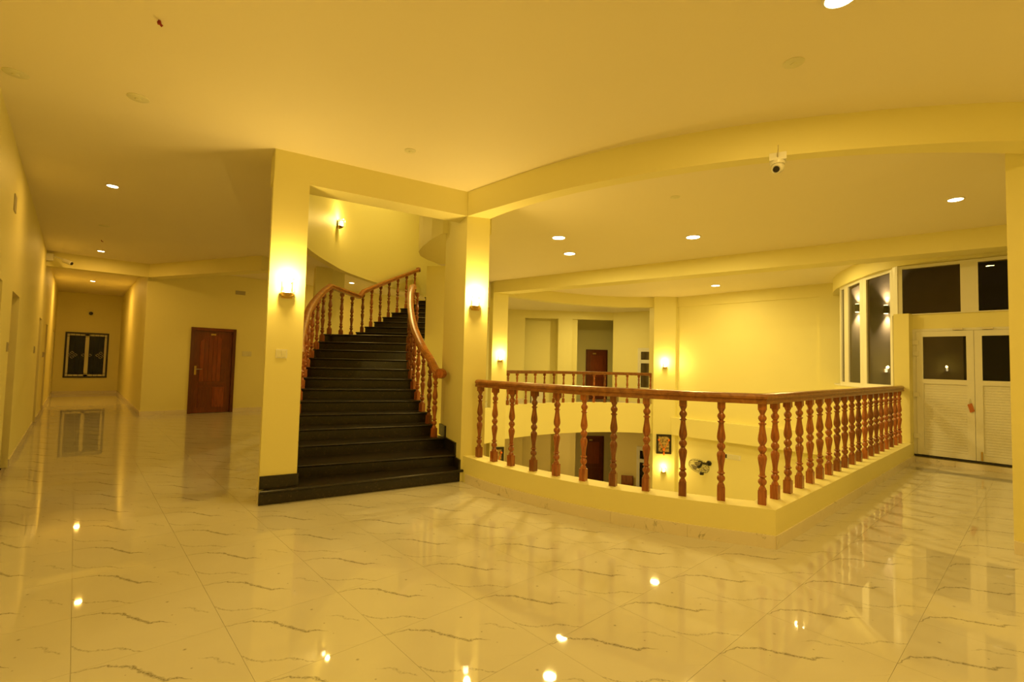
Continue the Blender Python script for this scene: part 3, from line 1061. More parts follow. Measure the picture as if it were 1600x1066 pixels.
# ------------------------------------------------------------------ lamps
def wall_lamp(x, y, z, nx, ny, label, power=P_SCONCE):
    """half-round tray with a square wire guard round a lit glass tube"""
    root = empty('wall_lamp', (x, y, z), label, 'wall lamp', 'wall lamps')
    tx, ty = -ny, nx
    def W(a, b, c):     # a along the wall, b out, c up
        return (x + tx * a + nx * b, y + ty * a + ny * b, z + c)
    n = 12
    vs, fs = [], []
    for i, (r, h) in enumerate(((0.003, -0.045), (0.03, -0.042), (0.055, -0.028), (0.07, 0.0), (0.064, 0.0), (0.003, -0.006))):
        for k in range(n + 1):
            t = pi * k / n
            vs.append(W(r * cos(t), 0.002 + r * 1.25 * sin(t), h))
    for i in range(5):
        for k in range(n):
            fs.append((i * (n + 1) + k, i * (n + 1) + k + 1, (i + 1) * (n + 1) + k + 1, (i + 1) * (n + 1) + k))
    MB().add(vs, fs).build('tray', 'brass', root, True)
    MB().add([W(-.05, 0.001, -.05), W(.05, 0.001, -.05), W(.05, 0.001, .12), W(-.05, 0.001, .12), W(-.05, 0.010, -.05), W(.05, 0.010, -.05), W(.05, 0.010, .12), W(-.05, 0.010, .12)],
             [(0, 1, 2, 3), (4, 5, 6, 7), (0, 1, 5, 4), (1, 2, 6, 5), (2, 3, 7, 6), (3, 0, 4, 7)]).build('back_plate', 'brass', root)
    w = MB()
    for s in (-1, 1):
        w.tube([W(s * .058, .095, 0.0), W(s * .058, .095, .135)], 0.0035, 6)
    w.tube([W(-.058, .095, .135), W(.058, .095, .135)], 0.0035, 6)
    w.tube([W(-.058, .095, 0.004), W(.058, .095, 0.004)], 0.0035, 6)
    for s in (-1, 1):
        w.tube([W(s * .058, .095, .135), W(s * .03, .008, .10)], 0.0035, 6)
    w.build('wire_guard', 'metal', root, True)
    MB().lathe([(0.012, 0.0), (0.028, 0.008), (0.030, 0.03), (0.030, 0.08), (0.024, 0.096), (0.008, 0.104)], W(0, .052, 0.0), 14).build('bulb', 'lamp_glass', root, True)
    lt = point_light('lamp_light', W(0, .125, .14), power, 0.035)
    lt.parent = root
    lt.location = Vector(W(0, .125, .14)) - Vector((x, y, z))
    return root
nAB = (-0.165, -0.986)
wall_lamp(1.535, 5.087, 2.06, -0.165, -0.986, 'lit wall lamp high on the cream pillar left of the stairs')
wall_lamp(3.577, 4.659, 2.10, -0.42, -0.908, 'lit wall lamp on the pillar right of the stairs, above the foreground balustrade', 33)
wall_lamp(7.985, 9.295, 1.50, -0.487, -0.873, 'lit wall lamp on the pillar at the left end of the far balustrade')
wall_lamp(12.83, 7.525, 1.43, -0.744, -0.668, 'lit wall lamp on the pillar at the right end of the far balustrade')
wall_lamp(12.82, 7.535, -1.60, -0.744, -0.668, 'lit wall lamp on the lower floor under the garlanded picture', 15)
wall_lamp(3.655, 9.15, 3.99, 0.76, -0.65, 'lit wall lamp on the curved wall high above the stairs', 17)

wall_lamp(-0.55, 2.18, 1.52, 1, 0, 'lit wall lamp on the left wall, seen only mirrored in the white door glass', 15)
wall_lamp(4.2, -2.5, 1.9, 0, 1, 'unseen wall lamp added behind the viewer to light the pillars and low wall', 24)  # added lamp out of view, lights the surfaces that face the camera

def downlight(x, y, z, r, label, power, col=WARM):
    root = empty('downlight', (x, y, z), label, 'ceiling light', 'lit ceiling downlights')
    ring = MB().lathe([(r * 1.22, 0.0), (r * 1.22, -0.006), (r * 1.05, -0.012), (r, -0.010), (r, -0.002)], (x, y, z), 24).build('trim_ring', 'white', root, True)
    MB().lathe([(r * 0.5, -0.0145), (r * 0.97, -0.0125), (r * 0.97, -0.010)], (x, y, z), 24).build('lens', 'lens', ring)
    lt = area_light('downlight_light', (x, y, z - 0.03), power, r * 0.9, col=col)
    lt.parent = root
    lt.location = (0, 0, -0.03)
    return root
downlight(5.77, 5.328, CEIL, 0.10, 'round downlight over the light well, upper of the close pair above the far pillar', P_DOWN_VOID, WARM_WELL)
downlight(6.747, 5.947, CEIL, 0.10, 'round downlight over the light well, lower of the close pair above the far pillar', P_DOWN_VOID, WARM_WELL)
downlight(7.179, 3.738, CEIL, 0.10, 'round downlight over the middle of the light well, right of the close pair', P_DOWN_VOID, WARM_WELL)
downlight(11.793, 5.539, CEIL, 0.095, 'round downlight beyond the straight beam, near the bright right wall', P_DOWN_VOID * 0.55, WARM_WELL)
downlight(7.662, 0.701, CEIL, 0.07, 'bright downlight at the far right in front of the white doors', P_DOWN_HALL * 0.35)
downlight(3.056, 0.735, CEIL, 0.075, 'round downlight cut by the top edge of the picture', P_DOWN_HALL)
downlight(0.234, 7.732, CEIL, 0.055, 'small downlight over the passage left of the stairs, nearest of three in line', P_DOWN_CORR * 0.62, WARM_CORR)
downlight(0.275, 12.846, CEIL, 0.055, 'small downlight in front of the corridor beam, middle of three in line', P_DOWN_CORR, WARM_CORR)
downlight(0.255, 18.39, CEIL, 0.055, 'small downlight inside the narrow corridor, furthest of three in line', 36, WARM_CORR)
downlight(5.45, 12.6, CEIL, 0.06, 'small downlight seen under the curved stairwell wall behind the stair rail', P_DOWN_CORR, WARM_CORR)
downlight(5.2, 7.9 + 1.2, 6.8, 0.09, 'downlight on the upper ceiling over the stairs', 58, WARM_WELL)
downlight(10.05, 6.1, CEIL, 0.09, 'round downlight hidden behind the straight beam, only mirrored in the floor', 42, WARM_WELL)
downlight(10.6, 3.3, CEIL, 0.08, 'hidden downlight near the curved windows, only mirrored in the floor', 34, WARM_WELL)
downlight(10.1, 10.75, CEIL, 0.08, 'downlight of the far hall hidden behind the curved far beam', 40, WARM_WELL)
downlight(0.9, -1.2, CEIL, 0.075, 'unseen downlight added behind the viewer to light the near hall', 12)  # added fill lamp, out of view behind the camera
downlight(13.3, 10.6, CEIL, 0.06, 'small downlight of the far hall beyond the far balustrade', 60, WARM_WELL)
downlight(13.0, 10.9, SLAB, 0.06, 'unseen downlight added under the slab to brighten the lower far hall', 30, WARM_LOW)  # added lamp, hidden by the slab, lifts the dark lower walls

def cap(x, y, label, r=0.055, name='ceiling_cap'):
    o = MB().lathe([(r, 0.0), (r, -0.004), (r * .85, -0.009), (r * .3, -0.010), (r * .26, -0.016), (r * .1, -0.018)], (x, y, CEIL), 20).build(name, 'cream', None, True)
    return tag(o, label, 'ceiling plate', 'round blank ceiling plates')
cap(0.272, 4.919, 'round blank ceiling plate left of the left pillar top', 0.075)
cap(-0.44, 5.148, 'round blank ceiling plate touching the left wall', 0.075)
cap(3.511, 1.118, 'round blank ceiling plate at the upper right, before the curved beam', 0.065)
cap(2.359, 4.198, 'round blank ceiling plate above the stair beam', 0.055)
cap(5.342, 3.017, 'round blank ceiling plate beyond the curved beam, over the light well', 0.06)
cap(0.24, 10.287, 'round blank ceiling plate between two passage downlights', 0.075)
w = MB().tube([(0.283, 3.675, CEIL), (0.288, 3.677, CEIL - .02), (0.30, 3.68, CEIL - .028)], 0.008, 6).tube([(0.283, 3.675, CEIL), (0.276, 3.672, CEIL - .018), (0.279, 3.667, CEIL - .03)], 0.006, 6)
tag(w.build('wire_end', 'red', None, True), 'short red wire end poking from the bare ceiling at upper left', 'wire')
w = MB().tube([(0.239, 11.61, CEIL), (0.25, 11.612, CEIL - .025), (0.27, 11.62, CEIL - .03)], 0.006, 6)
tag(w.build('wire_end', 'red', None, True), 'short red wire end above the middle passage downlight', 'wire')

# ------------------------------------------------------------------ cameras, plates, boxes
cc = empty('security_camera', (4.21, 1.46, BEAM), 'white turret security camera hanging under the curved beam', 'camera')
v1 = (0.943, 0.331)
v1n = (-v1[1], v1[0])
MB().obox((4.23, 1.467), v1n, v1, 0.062, 0.05, BEAM - 0.062, BEAM - 0.003).build('mount_box', 'white', cc)
MB().lathe([(0.052, -0.088), (0.055, -0.08), (0.055, -0.062), (0.05, -0.060)], (4.23, 1.467, BEAM), 20).build('base_ring', 'white', cc, True)
hc = Vector((4.225, 1.465, BEAM - 0.115))
hd = Vector((-0.80, 0.02, -0.50)).normalized()
head = MB().lathe([(0.010, -0.048), (0.033, -0.040), (0.046, -0.018), (0.047, 0.006), (0.042, 0.030), (0.034, 0.042), (0.030, 0.040)], hc, 20, hd).build('ball_head', 'white', cc, True)
MB().lathe([(0.026, 0.040), (0.024, 0.047), (0.008, 0.049)], hc, 16, hd).build('lens', 'black', head, True)
MB().tube([(4.215, 1.462, BEAM - .06), (4.165, 1.444, BEAM - .03), (4.160, 1.440, BEAM + .03), (4.152, 1.438, BEAM + .045)], 0.004, 6).build('cable', 'metal', cc, True)

bc = empty('security_camera', (-0.52, 13.78, 3.38), 'small white bullet security camera at the start of the corridor beam', 'camera')
MB().box(-0.55, -0.44, 13.66, 13.80, 3.30, 3.44).build('mount_box', 'white', bc)
MB().tube([(-0.46, 13.70, 3.40), (-0.34, 13.62, 3.36), (-0.26, 13.58, 3.32)], 0.014, 8).build('arm', 'white', bc, True)
d_ = Vector((0.75, -0.55, -0.36)).normalized()
MB().lathe([(0.02, -0.09), (0.042, -0.085), (0.042, 0.075), (0.034, 0.08)], (-0.22, 13.56, 3.29), 14, d_).build('body', 'white', bc, True)
MB().lathe([(0.034, 0.081), (0.03, 0.09), (0.01, 0.092)], (-0.22, 13.56, 3.29), 14, d_).build('lens', 'black', bc, True)

fx_ = empty('wall_fixture', (0.32, 22.48, 2.81), 'small black round fixture on the corridor end wall above the barred window', 'fixture')
MB().lathe([(0.075, 0.0), (0.075, 0.03), (0.055, 0.035)], (0.32, 22.5, 2.81), 18, (0, -1, 0)).build('collar', 'cream', fx_, True)
MB().lathe([(0.055, 0.034), (0.055, 0.06), (0.04, 0.075), (0.01, 0.08)], (0.32, 22.5, 2.81), 18, (0, -1, 0)).build('dome', 'black', fx_, True)

def plate(x, y, z, nx, ny, w, h, label, rockers=2, name='light_switch', cat='switch', t=0.012, mat='white', dark=False):
    root = empty(name, (x, y, z), label, cat)
    tx, ty = -ny, nx
    def slab(a0, a1, b0, b1, c0, c1):
        mb = MB()
        mb.prism([(x + tx * a0 + nx * b0, y + ty * a0 + ny * b0), (x + tx * a1 + nx * b0, y + ty * a1 + ny * b0),
                  (x + tx * a1 + nx * b1, y + ty * a1 + ny * b1), (x + tx * a0 + nx * b1, y + ty * a0 + ny * b1)], z + c0, z + c1)
        return mb
    pl = slab(-w / 2, w / 2, 0.0005, t * .7, -h / 2, h / 2).build('plate', mat, root)
    for i in range(rockers):
        a0 = -w * .40 + w * .80 * i / rockers
        a1 = -w * .40 + w * .80 * (i + 1) / rockers - 0.003
        slab(a0, a1, t * .6, t, -h * .36, h * .36).build('rocker', 'black' if (dark and i == 0) else ('cream' if mat == 'white' else mat), pl)
    return root
plate(1.512, 5.091, 1.457, -0.165, -0.986, 0.105, 0.088, 'white switch plate on the cream pillar left of the stairs')
plate(3.32, 14.05, 1.50, 0, -1, 0.22, 0.13, 'cream switch plate on the wall right of the brown door', 4, mat='cream')
plate(-0.55, 7.42, 1.46, 1, 0, 0.14, 0.10, 'switch plate on the left wall beside the second doorway', 2, mat='grey')
plate(-0.55, 11.9, 1.45, 1, 0, 0.22, 0.12, 'switch plate on the left wall, midway before the corridor beam', 2, mat='grey')
plate(-0.55, 14.9, 1.36, 1, 0, 0.2, 0.12, 'switch plate on the left wall, first one inside the corridor', 2, mat='grey')
plate(-0.55, 15.4, 1.36, 1, 0, 0.2, 0.12, 'switch plate on the left wall, second one inside the corridor', 2, mat='grey')
plate(13.15, 5.70, -0.93, -1, 0, 0.45, 0.13, 'long white socket board beside the wall fan on the lower floor', 8, 'socket_board', 'socket', dark=True)
plate(-0.55, 7.17, 2.95, 1, 0, 0.20, 0.17, 'blank cream box plate high on the left wall', 0, 'box_plate', 'plate', mat='grey')
plate(3.10, 14.05, 3.08, 0, -1, 0.23, 0.10, 'blank cream box plate high above the brown door, to its right', 0, 'box_plate', 'plate', mat='grey')

# ------------------------------------------------------------------ brown doors
def brown_door(name, cx, y, w, h, arch=True, handle_left=True):
    root = empty(name, (cx, y, 0), kind='structure')
    x0, x1 = cx - w / 2, cx + w / 2
    f = 0.07
    for nm_, a, b, c, d in (('jamb', x0, x0 + f, 0, h), ('jamb', x1 - f, x1, 0, h), ('head', x0 + f, x1 - f, h - f, h)):
        MB().box(a, b, y - 0.035, y + 0.10, c, d).build(nm_, 'door_frame_wood', root)
    lx0, lx1, lh = x0 + f, x1 - f, h - f
    leaf = MB().box(lx0 + .002, lx1 - .002, y + 0.03, y + 0.07, 0.008, lh - .002).build('leaf', 'door_frame_wood', root)
    iw = lx1 - lx0
    p0, p1 = lx0 + iw * .17, lx1 - iw * .17
    # arched upper panel built of upright boards
    nbd = 6
    for i in range(nbd):
        a0 = p0 + (p1 - p0) * i / nbd + 0.004
        a1 = p0 + (p1 - p0) * (i + 1) / nbd - 0.004
        def top(xx):
            t = (xx - (p0 + p1) / 2) / ((p1 - p0) / 2)
            return lh * .865 + (lh * .085 * (1 - abs(t) ** 1.6) if arch else 0.05)
        zb_ = lh * .385
        vs = [(a0, y + .016, zb_), (a1, y + .016, zb_), (a1, y + .016, top(a1)), (a0, y + .016, top(a0)),
              (a0, y + .035, zb_), (a1, y + .035, zb_), (a1, y + .035, top(a1)), (a0, y + .035, top(a0))]
        MB().add(vs, [(0, 1, 2, 3), (4, 5, 6, 7), (0, 1, 5, 4), (1, 2, 6, 5), (2, 3, 7, 6), (3, 0, 4, 7)]).build('board', 'door_wood', root)
    MB().box(p0 - .02, p1 + .02, y + .018, y + .035, lh * .335, lh * .372).build('cross_rail', 'door_wood', root)
    mid = (p0 + p1) / 2
    for a, b in ((p0, mid - .03), (mid + .03, p1)):
        MB().box(a, b, y + .014, y + .035, lh * .07, lh * .315).box(a + .04, b - .04, y + .006, y + .02, lh * .10, lh * .285).build('lower_panel', 'door_wood', root)
    hx = lx0 + .06 if handle_left else lx1 - .06
    s = 1 if handle_left else -1
    lk = MB().box(hx - .022, hx + .022, y + .018, y + .032, .95, 1.17).build('lock_plate', 'brass', root)
    MB().tube([(hx, y + .02, 1.09), (hx, y - .03, 1.09), (hx + s * .02, y - .036, 1.09), (hx + s * .14, y - .036, 1.09)], 0.009, 8).build('lever_handle', 'metal', lk, True)
    MB().box(cx - .06, cx + .05, y + .016, y + .03, lh * .955 - .02, lh * .955 + .025).build('name_plate', 'brass', root)
    return root
brown_door('door_1', 2.56, 14.06, 0.98, 2.12)
# doors inside the recesses of the left wall
for k, (a, b) in enumerate(OPEN):
    root = empty('door_%d' % (k + 3), (-0.75, a, 0), kind='structure')
    MB().box(-0.80, -0.755, a, b, 0, 2.08).build('leaf', 'door_wood', root)
    for a_, b_ in ((a + .1, (a + b) / 2 - .04), ((a + b) / 2 + .04, b - .1)):
        MB().box(-0.757, -0.745, a_, b_, 0.2, 0.85).build('lower_panel', 'door_frame_wood', root)
        MB().box(-0.757, -0.745, a_, b_, 1.0, 1.95).build('upper_panel', 'door_frame_wood', root)
    MB().tube([(-.755, a + .08, 1.05), (-.70, a + .08, 1.05), (-.70, a + .19, 1.05)], 0.009, 6).build('lever_handle', 'metal', root, True)

# doors of the far hall, one on each storey
def far_door(name, z, px):
    d = sight(px)
    q0 = fp(0, 1.88)
    det = eF[0] * (-d[1]) + d[0] * eF[1]
    c = fp((-q0[0] * (-d[1]) - (-d[0]) * (-q0[1])) / det, 1.88)
    root = empty(name, (c[0], c[1], z), kind='structure')
    hw = 0.46
    MB().obox(c, eF, nF, hw - .07, 0.02, z + 0.005, z + 2.03).build('leaf', 'door_wood', root)
    for s in (-1, 1):
        q = (c[0] + eF[0] * s * (hw - .035), c[1] + eF[1] * s * (hw - .035))
        MB().obox(q, eF, nF, 0.035, 0.05, z, z + 2.1).build('jamb', 'door_frame_wood', root)
    MB().obox(c, eF, nF, hw - .07, 0.05, z + 2.03, z + 2.1).build('head', 'door_frame_wood', root)
    for a, b in ((.15, .8), (.95, 1.85)):
        MB().obox((c[0] - nF[0] * .025, c[1] - nF[1] * .025), eF, nF, 0.26, 0.01, z + a, z + b).build('raised_panel', 'door_wood', root)
    q = (c[0] - eF[0] * .1 - nF[0] * .03, c[1] - eF[1] * .1 - nF[1] * .03)
    MB().obox(q, eF, nF, 0.07, 0.006, z + 1.90, z + 1.96).build('name_plate', 'brass', root)
far_door('door_8', 0.0, 932.5)
far_door('door_9', LOW, 929)

# ------------------------------------------------------------------ windows of the far hall
def far_window(name, z, mat):
    e2 = unit(W2, W3)
    n2 = (-e2[1], e2[0])
    def q(s, d=0.0):
        return (W2[0] + e2[0] * s - n2[0] * d * -1, W2[1] + e2[1] * s - n2[1] * d * -1)
    s0 = 1.03
    root = empty(name, (*q(s0), z), kind='structure')
    def bar(a, b, c, d, nm, m, t0=-.05, t1=.0):
        P = [(W2[0] + e2[0] * a + e2[1] * -t0 * -1, W2[1] + e2[1] * a + e2[0] * t0 * -1) for a in (a, b)]
        pa = [(W2[0] + e2[0] * s + e2[1] * t0, W2[1] + e2[1] * s - e2[0] * t0) for s in (a, b)]
        pb = [(W2[0] + e2[0] * s + e2[1] * t1, W2[1] + e2[1] * s - e2[0] * t1) for s in (a, b)]
        return MB().prism(pa + pb[::-1], z + c, z + d).build(nm, m, root)
    bar(s0, s0 + .12, 0.55, 2.12, 'frame', 'white', 0.0, .06)
    bar(s0 + 1.0, s0 + 1.12, 0.55, 2.12, 'frame', 'white', 0.0, .06)
    bar(s0 + .12, s0 + 1.0, 1.98, 2.12, 'frame', 'white', 0.0, .06)
    bar(s0 + .12, s0 + 1.0, 1.55, 1.68, 'frame', 'white', 0.0, .06)
    bar(s0 + .12, s0 + 1.0, 0.55, 0.66, 'frame', 'white', 0.0, .06)
    bar(s0 + .12, s0 + 1.0, 0.66, 1.55, 'curtain', mat, 0.0, .012)
    bar(s0 + .12, s0 + 1.0, 1.68, 1.98, 'curtain', mat, 0.0, .012)
    bar(s0 + .12, s0 + 1.0, 0.66, 1.55, 'pane', 'glass', .025, .03)
    bar(s0 + .12, s0 + 1.0, 1.68, 1.98, 'pane', 'glass', .025, .03)
far_window('window_8', 0.0, 'curtain')
far_window('window_9', LOW, 'black')

# ------------------------------------------------------------------ corridor end window with grille
wn = empty('window_1', ((WX0 + WX1) / 2, 22.5, WZ0), kind='structure')
def wbox(nm, m, a, b, c, d, y0=22.52, y1=22.58):
    return MB().box(a, b, y0, y1, c, d).build(nm, m, wn)
fr = 0.05
for a, b, c, d in ((WX0, WX0 + fr, WZ0, WZ1), (WX1 - fr, WX1, WZ0, WZ1), (WX0 + fr, WX1 - fr, WZ0, WZ0 + fr), (WX0 + fr, WX1 - fr, WZ1 - fr, WZ1)):
    wbox('outer_frame', 'black', a, b, c, d, 22.47, 22.52)
mx_ = (WX0 + WX1) / 2
for a, b in ((WX0 + fr, WX0 + fr + .06), (mx_ - .05, mx_ + .05), (WX1 - fr - .06, WX1 - fr)):
    wbox('sash_stile', 'cream', a, b, WZ0 + fr, WZ1 - fr)
for a, b in ((WZ0 + fr, WZ0 + fr + .06), (WZ1 - fr - .06, WZ1 - fr)):
    wbox('sash_rail', 'cream', WX0 + fr + .06, WX1 - fr - .06, a, b)
for a, b in ((WX0 + fr + .06, mx_ - .05), (mx_ + .05, WX1 - fr - .06)):
    wbox('pane', 'glass', a, b, WZ0 + fr + .06, WZ1 - fr - .06, 22.55, 22.556)
gr = MB()
for i in range(1, 9):
    xx = WX0 + (WX1 - WX0) * i / 9
    gr.tube([(xx, 22.50, WZ0 + .02), (xx, 22.50, WZ1 - .02)], 0.005, 6)
for zz in (WZ0 + .15, WZ1 - .15):
    gr.tube([(WX0 + .02, 22.50, zz), (WX1 - .02, 22.50, zz)], 0.006, 6)
gr.build('grille_bars', 'black', wn, True)
zc_ = (WZ0 + WZ1) / 2
for xc in (WX0 + .20, mx_, WX1 - .20):
    dm = MB()
    for ox_, oz_ in ((0, .075), (0, -.075), (.085, 0), (-.085, 0)):
        dm.tube([(xc + ox_ - .05, 22.49, zc_ + oz_), (xc + ox_, 22.49, zc_ + oz_ + .045), (xc + ox_ + .05, 22.49, zc_ + oz_), (xc + ox_, 22.49, zc_ + oz_ - .045)], 0.007, 6, True)
    dm.build('diamond_ornament', 'cream', wn, True)

# ------------------------------------------------------------------ tower windows and transoms
def quad_frame(name, a, b, z0, z1, fl=0.05, fr_=0.05, ft=0.06, fb=0.06, depth=0.06):
    """framed pane between plan points a and b (a left as seen from inside)"""
    root = empty(name, ((a[0] + b[0]) / 2, (a[1] + b[1]) / 2, z0), kind='structure')
    e = unit(a, b)
    n = (-e[1], e[0])
    l = hypot(b[0] - a[0], b[1] - a[1])
    def pc(nm, m, s0, s1, d0, d1, c0, c1):
        P = [(a[0] + e[0] * s + n[0] * d, a[1] + e[1] * s + n[1] * d) for s, d in ((s0, d0), (s1, d0), (s1, d1), (s0, d1))]
        return MB().prism(P, c0, c1).build(nm, m, root)
    h = depth / 2
    pc('stile', 'white', 0, fl, -h, h, z0, z1)
    pc('stile', 'white', l - fr_, l, -h, h, z0, z1)
    pc('rail', 'white', fl, l - fr_, -h, h, z0, z0 + fb)
    pc('rail', 'white', fl, l - fr_, -h, h, z1 - ft, z1)
    pc('pane', 'glass', fl, l - fr_, -.003, .003, z0 + fb, z1 - ft)
    return root
quad_frame('window_2', (12.08, 2.935), (11.72, 2.745), 1.15, BEAM, 0.10, 0.10)
quad_frame('window_3', (11.72, 2.745), (11.00, 2.305), 1.15, BEAM, 0.13, 0.13)
quad_frame('window_4', (11.00, 2.305), (10.30, 1.74), 1.15, BEAM, 0.12, 0.06)
quad_frame('window_5', (10.15, 1.66), (10.15, 0.79), 2.375, 3.19, 0.06, 0.10, 0.05, 0.015)
quad_frame('window_6', (10.15, 0.79), (10.15, -0.05), 2.375, 3.19, 0.10, 0.06, 0.05, 0.015)
struct('trim_10', MB().prism([(10.30, 1.74), (10.25, 1.76), (10.10, 1.66), (10.15, 1.64)], 2.385, BEAM).prism([(10.24, 1.70), (10.21, 1.74), (10.16, 1.70), (10.18, 1.66)], 2.385, BEAM), 'white')
struct('trim_11', MB().ribbon(offset(tw, -0.02)[2:], offset(tw, -0.13)[2:], 1.125, 1.152), 'white', True)

# white double door
dd = empty('door_2', (10.15, 0.74, 0.095), kind='structure')
DX = 10.15
def db(nm, m, y0, y1, z0, z1, x0=-0.03, x1=0.03):
    return MB().box(DX + x0, DX + x1, y0, y1, z0, z1).build(nm, m, dd)
db('frame_post', 'white', 1.435, 1.49, 0.125, 2.14, -.02, .05)
db('frame_head', 'white', -0.02, 1.435, 2.10, 2.14, -.02, .05)
db('sill_strip', 'black', -0.02, 1.47, 0.095, 0.125, -.045, .05)
for y0, y1, gl_ in ((0.752, 1.432, True), (0.03, 0.748, False)):
    zb_, zt_ = 0.13, 2.097
    st = 0.085
    db('leaf_stile', 'white', y0, y0 + st, zb_, zt_)
    db('leaf_stile', 'white', y1 - st, y1, zb_, zt_)
    db('leaf_rail', 'white', y0 + st, y1 - st, zt_ - .085, zt_)
    db('leaf_rail', 'white', y0 + st, y1 - st, 1.26, 1.335)
    db('leaf_rail', 'white', y0 + st, y1 - st, zb_, zb_ + .085)
    db('pane', 'glass', y0 + st, y1 - st, 1.335, zt_ - .085, -.004, .004)
    sl = MB()
    npl = 26
    z_a, z_b = zb_ + .085, 1.26
    for i in range(npl):
        a = z_a + (z_b - z_a) * i / npl
        b = z_a + (z_b - z_a) * (i + 1) / npl
        sl.box(DX - .012, DX + .012, y0 + st, y1 - st, a + .003, b - .003)
    sl.box(DX - .006, DX + .006, y0 + st, y1 - st, z_a, z_b)
    sl.build('slat_panel', 'white', dd)['kind'] = 'stuff'
for z in (1.92, 1.74, 1.08, 0.42):
    db('hinge', 'white', 1.40, 1.475, z - .035, z + .035, -.05, -.02)
for y0 in (0.93, 0.60):
    db('door_closer', 'metal', y0 - .06, y0 + .06, 2.112, 2.135, -.055, -.02)
db('bolt', 'brass', 0.675, 0.695, 0.14, 0.27, -.042, -.03)
kt = empty('key_tag', (10.11, 0.80, 0.85), 'orange brown key tag hanging from the white double door', 'key tag')
MB().add([(10.112, .835, .965), (10.112, .785, .99), (10.112, .755, .87), (10.112, .805, .845), (10.106, .835, .965), (10.106, .785, .99), (10.106, .755, .87), (10.106, .805, .845)],
         [(0, 1, 2, 3), (4, 5, 6, 7), (0, 1, 5, 4), (1, 2, 6, 5), (2, 3, 7, 6), (3, 0, 4, 7)]).build('tag', 'tag', kt)
MB().tube([(10.12, .805, 1.05), (10.108, .805, 1.045), (10.107, .81, 1.01), (10.109, .81, .965)], 0.0035, 6).build('key', 'metal', kt, True)

# outside: rendered wall with two up-and-down lamps
struct('wall_outside', MB().prism([(14.55, 1.25), (15.35, 3.65), (15.5, 3.6), (14.7, 1.2)], LOW, 5.5), 'outside')
def updown(px_x, z, label):
    d = sight(px_x)
    a, b = (14.2, 0.2), (15.2, 3.2)
    ex = (b[0] - a[0], b[1] - a[1])
    det = d[0] * (-ex[1]) - (-ex[0]) * d[1]
    t = (a[0] * (-ex[1]) - (-ex[0]) * a[1]) / det
    x, y = d[0] * t, d[1] * t
    n = (-ex[1] / hypot(*ex), ex[0] / hypot(*ex))
    x, y = x + n[0] * .06, y + n[1] * .06
    root = empty('outdoor_lamp', (x, y, z), label, 'wall lamp')
    MB().lathe([(0.045, -0.10), (0.05, -0.095), (0.05, 0.095), (0.045, 0.10)], (x, y, z), 14).build('body', 'black', root, True)
    MB().lathe([(0.042, 0.10), (0.042, 0.108)], (x, y, z), 14).lathe([(0.042, -0.108), (0.042, -0.10)], (x, y, z), 14).build('lens', 'lens', root)
    for s in (1, -1):
        l = area_light('updown_light', (x, y, z + s * .125), 5, 0.035, (0, 0, s), radians(70), (1.0, .80, .5))
        l.parent = root
        l.location = (0, 0, s * .125)
updown(1342, 3.10, 'up and down wall lamp outside, seen through the middle curved window')
updown(1387, 3.0, 'up and down wall lamp outside, seen through the right curved window')
struct('ground_outside', MB().box(10.5, 40, -25, 9, LOW - 0.12, LOW - 0.02), 'outside')

# ------------------------------------------------------------------ lower floor things
def picture(cx, cy, cz, nx, ny, w, h, label):
    root = empty('picture', (cx, cy, cz), label, 'picture')
    tx, ty = -ny, nx
    def slab(a0, a1, b0, b1, c0, c1):
        return MB().prism([(cx + tx * a + nx * b, cy + ty * a + ny * b) for a, b in ((a0, b0), (a1, b0), (a1, b1), (a0, b1))], cz + c0, cz + c1)
    f = 0.055
    fm = slab(-w / 2, -w / 2 + f, 0.002, .035, -h / 2, h / 2)
    for s_ in (slab(w / 2 - f, w / 2, 0.002, .035, -h / 2, h / 2), slab(-w / 2 + f, w / 2 - f, .002, .035, h / 2 - f, h / 2), slab(-w / 2 + f, w / 2 - f, .002, .035, -h / 2, -h / 2 + f)):
        fm.add(s_.v, s_.f)
    fo = fm.build('frame', 'black', root)
    slab(-w / 2 + f, w / 2 - f, .004, .014, -h / 2 + f, h / 2 - f).build('print', 'print', fo)
    g = MB()
    n = 15
    for i in range(n):
        t = i / (n - 1)
        a = (t - .5) * (w - .14)
        c = h * .22 - (1 - abs(2 * t - 1)) ** 0.85 * h * .50
        r = .015 if 0 < i < n - 1 else .032
        if i == n // 2:
            r = .04
        p = (cx + tx * a + nx * .035, cy + ty * a + ny * .035, cz + c)
        g.lathe([(r * .3, -r * .9), (r * .85, -r * .5), (r, 0), (r * .85, r * .5), (r * .3, r * .9)], p, 8)
    p = (cx + nx * .035, cy + ny * .035, cz - h * .5 + .02)
    g.lathe([(.012, -.06), (.03, -.03), (.02, .05)], p, 8)
    g.build('garland', 'orange', root, True)
    return root
picture(12.82, 7.535, -0.81, -0.744, -0.668, 0.42, 0.56, 'dark framed picture with an orange garland above the lower wall lamp')
picture(7.985, 9.295, -0.93, -0.487, -0.873, 0.30, 0.50, 'dark framed picture with a garland, low on the left far pillar')

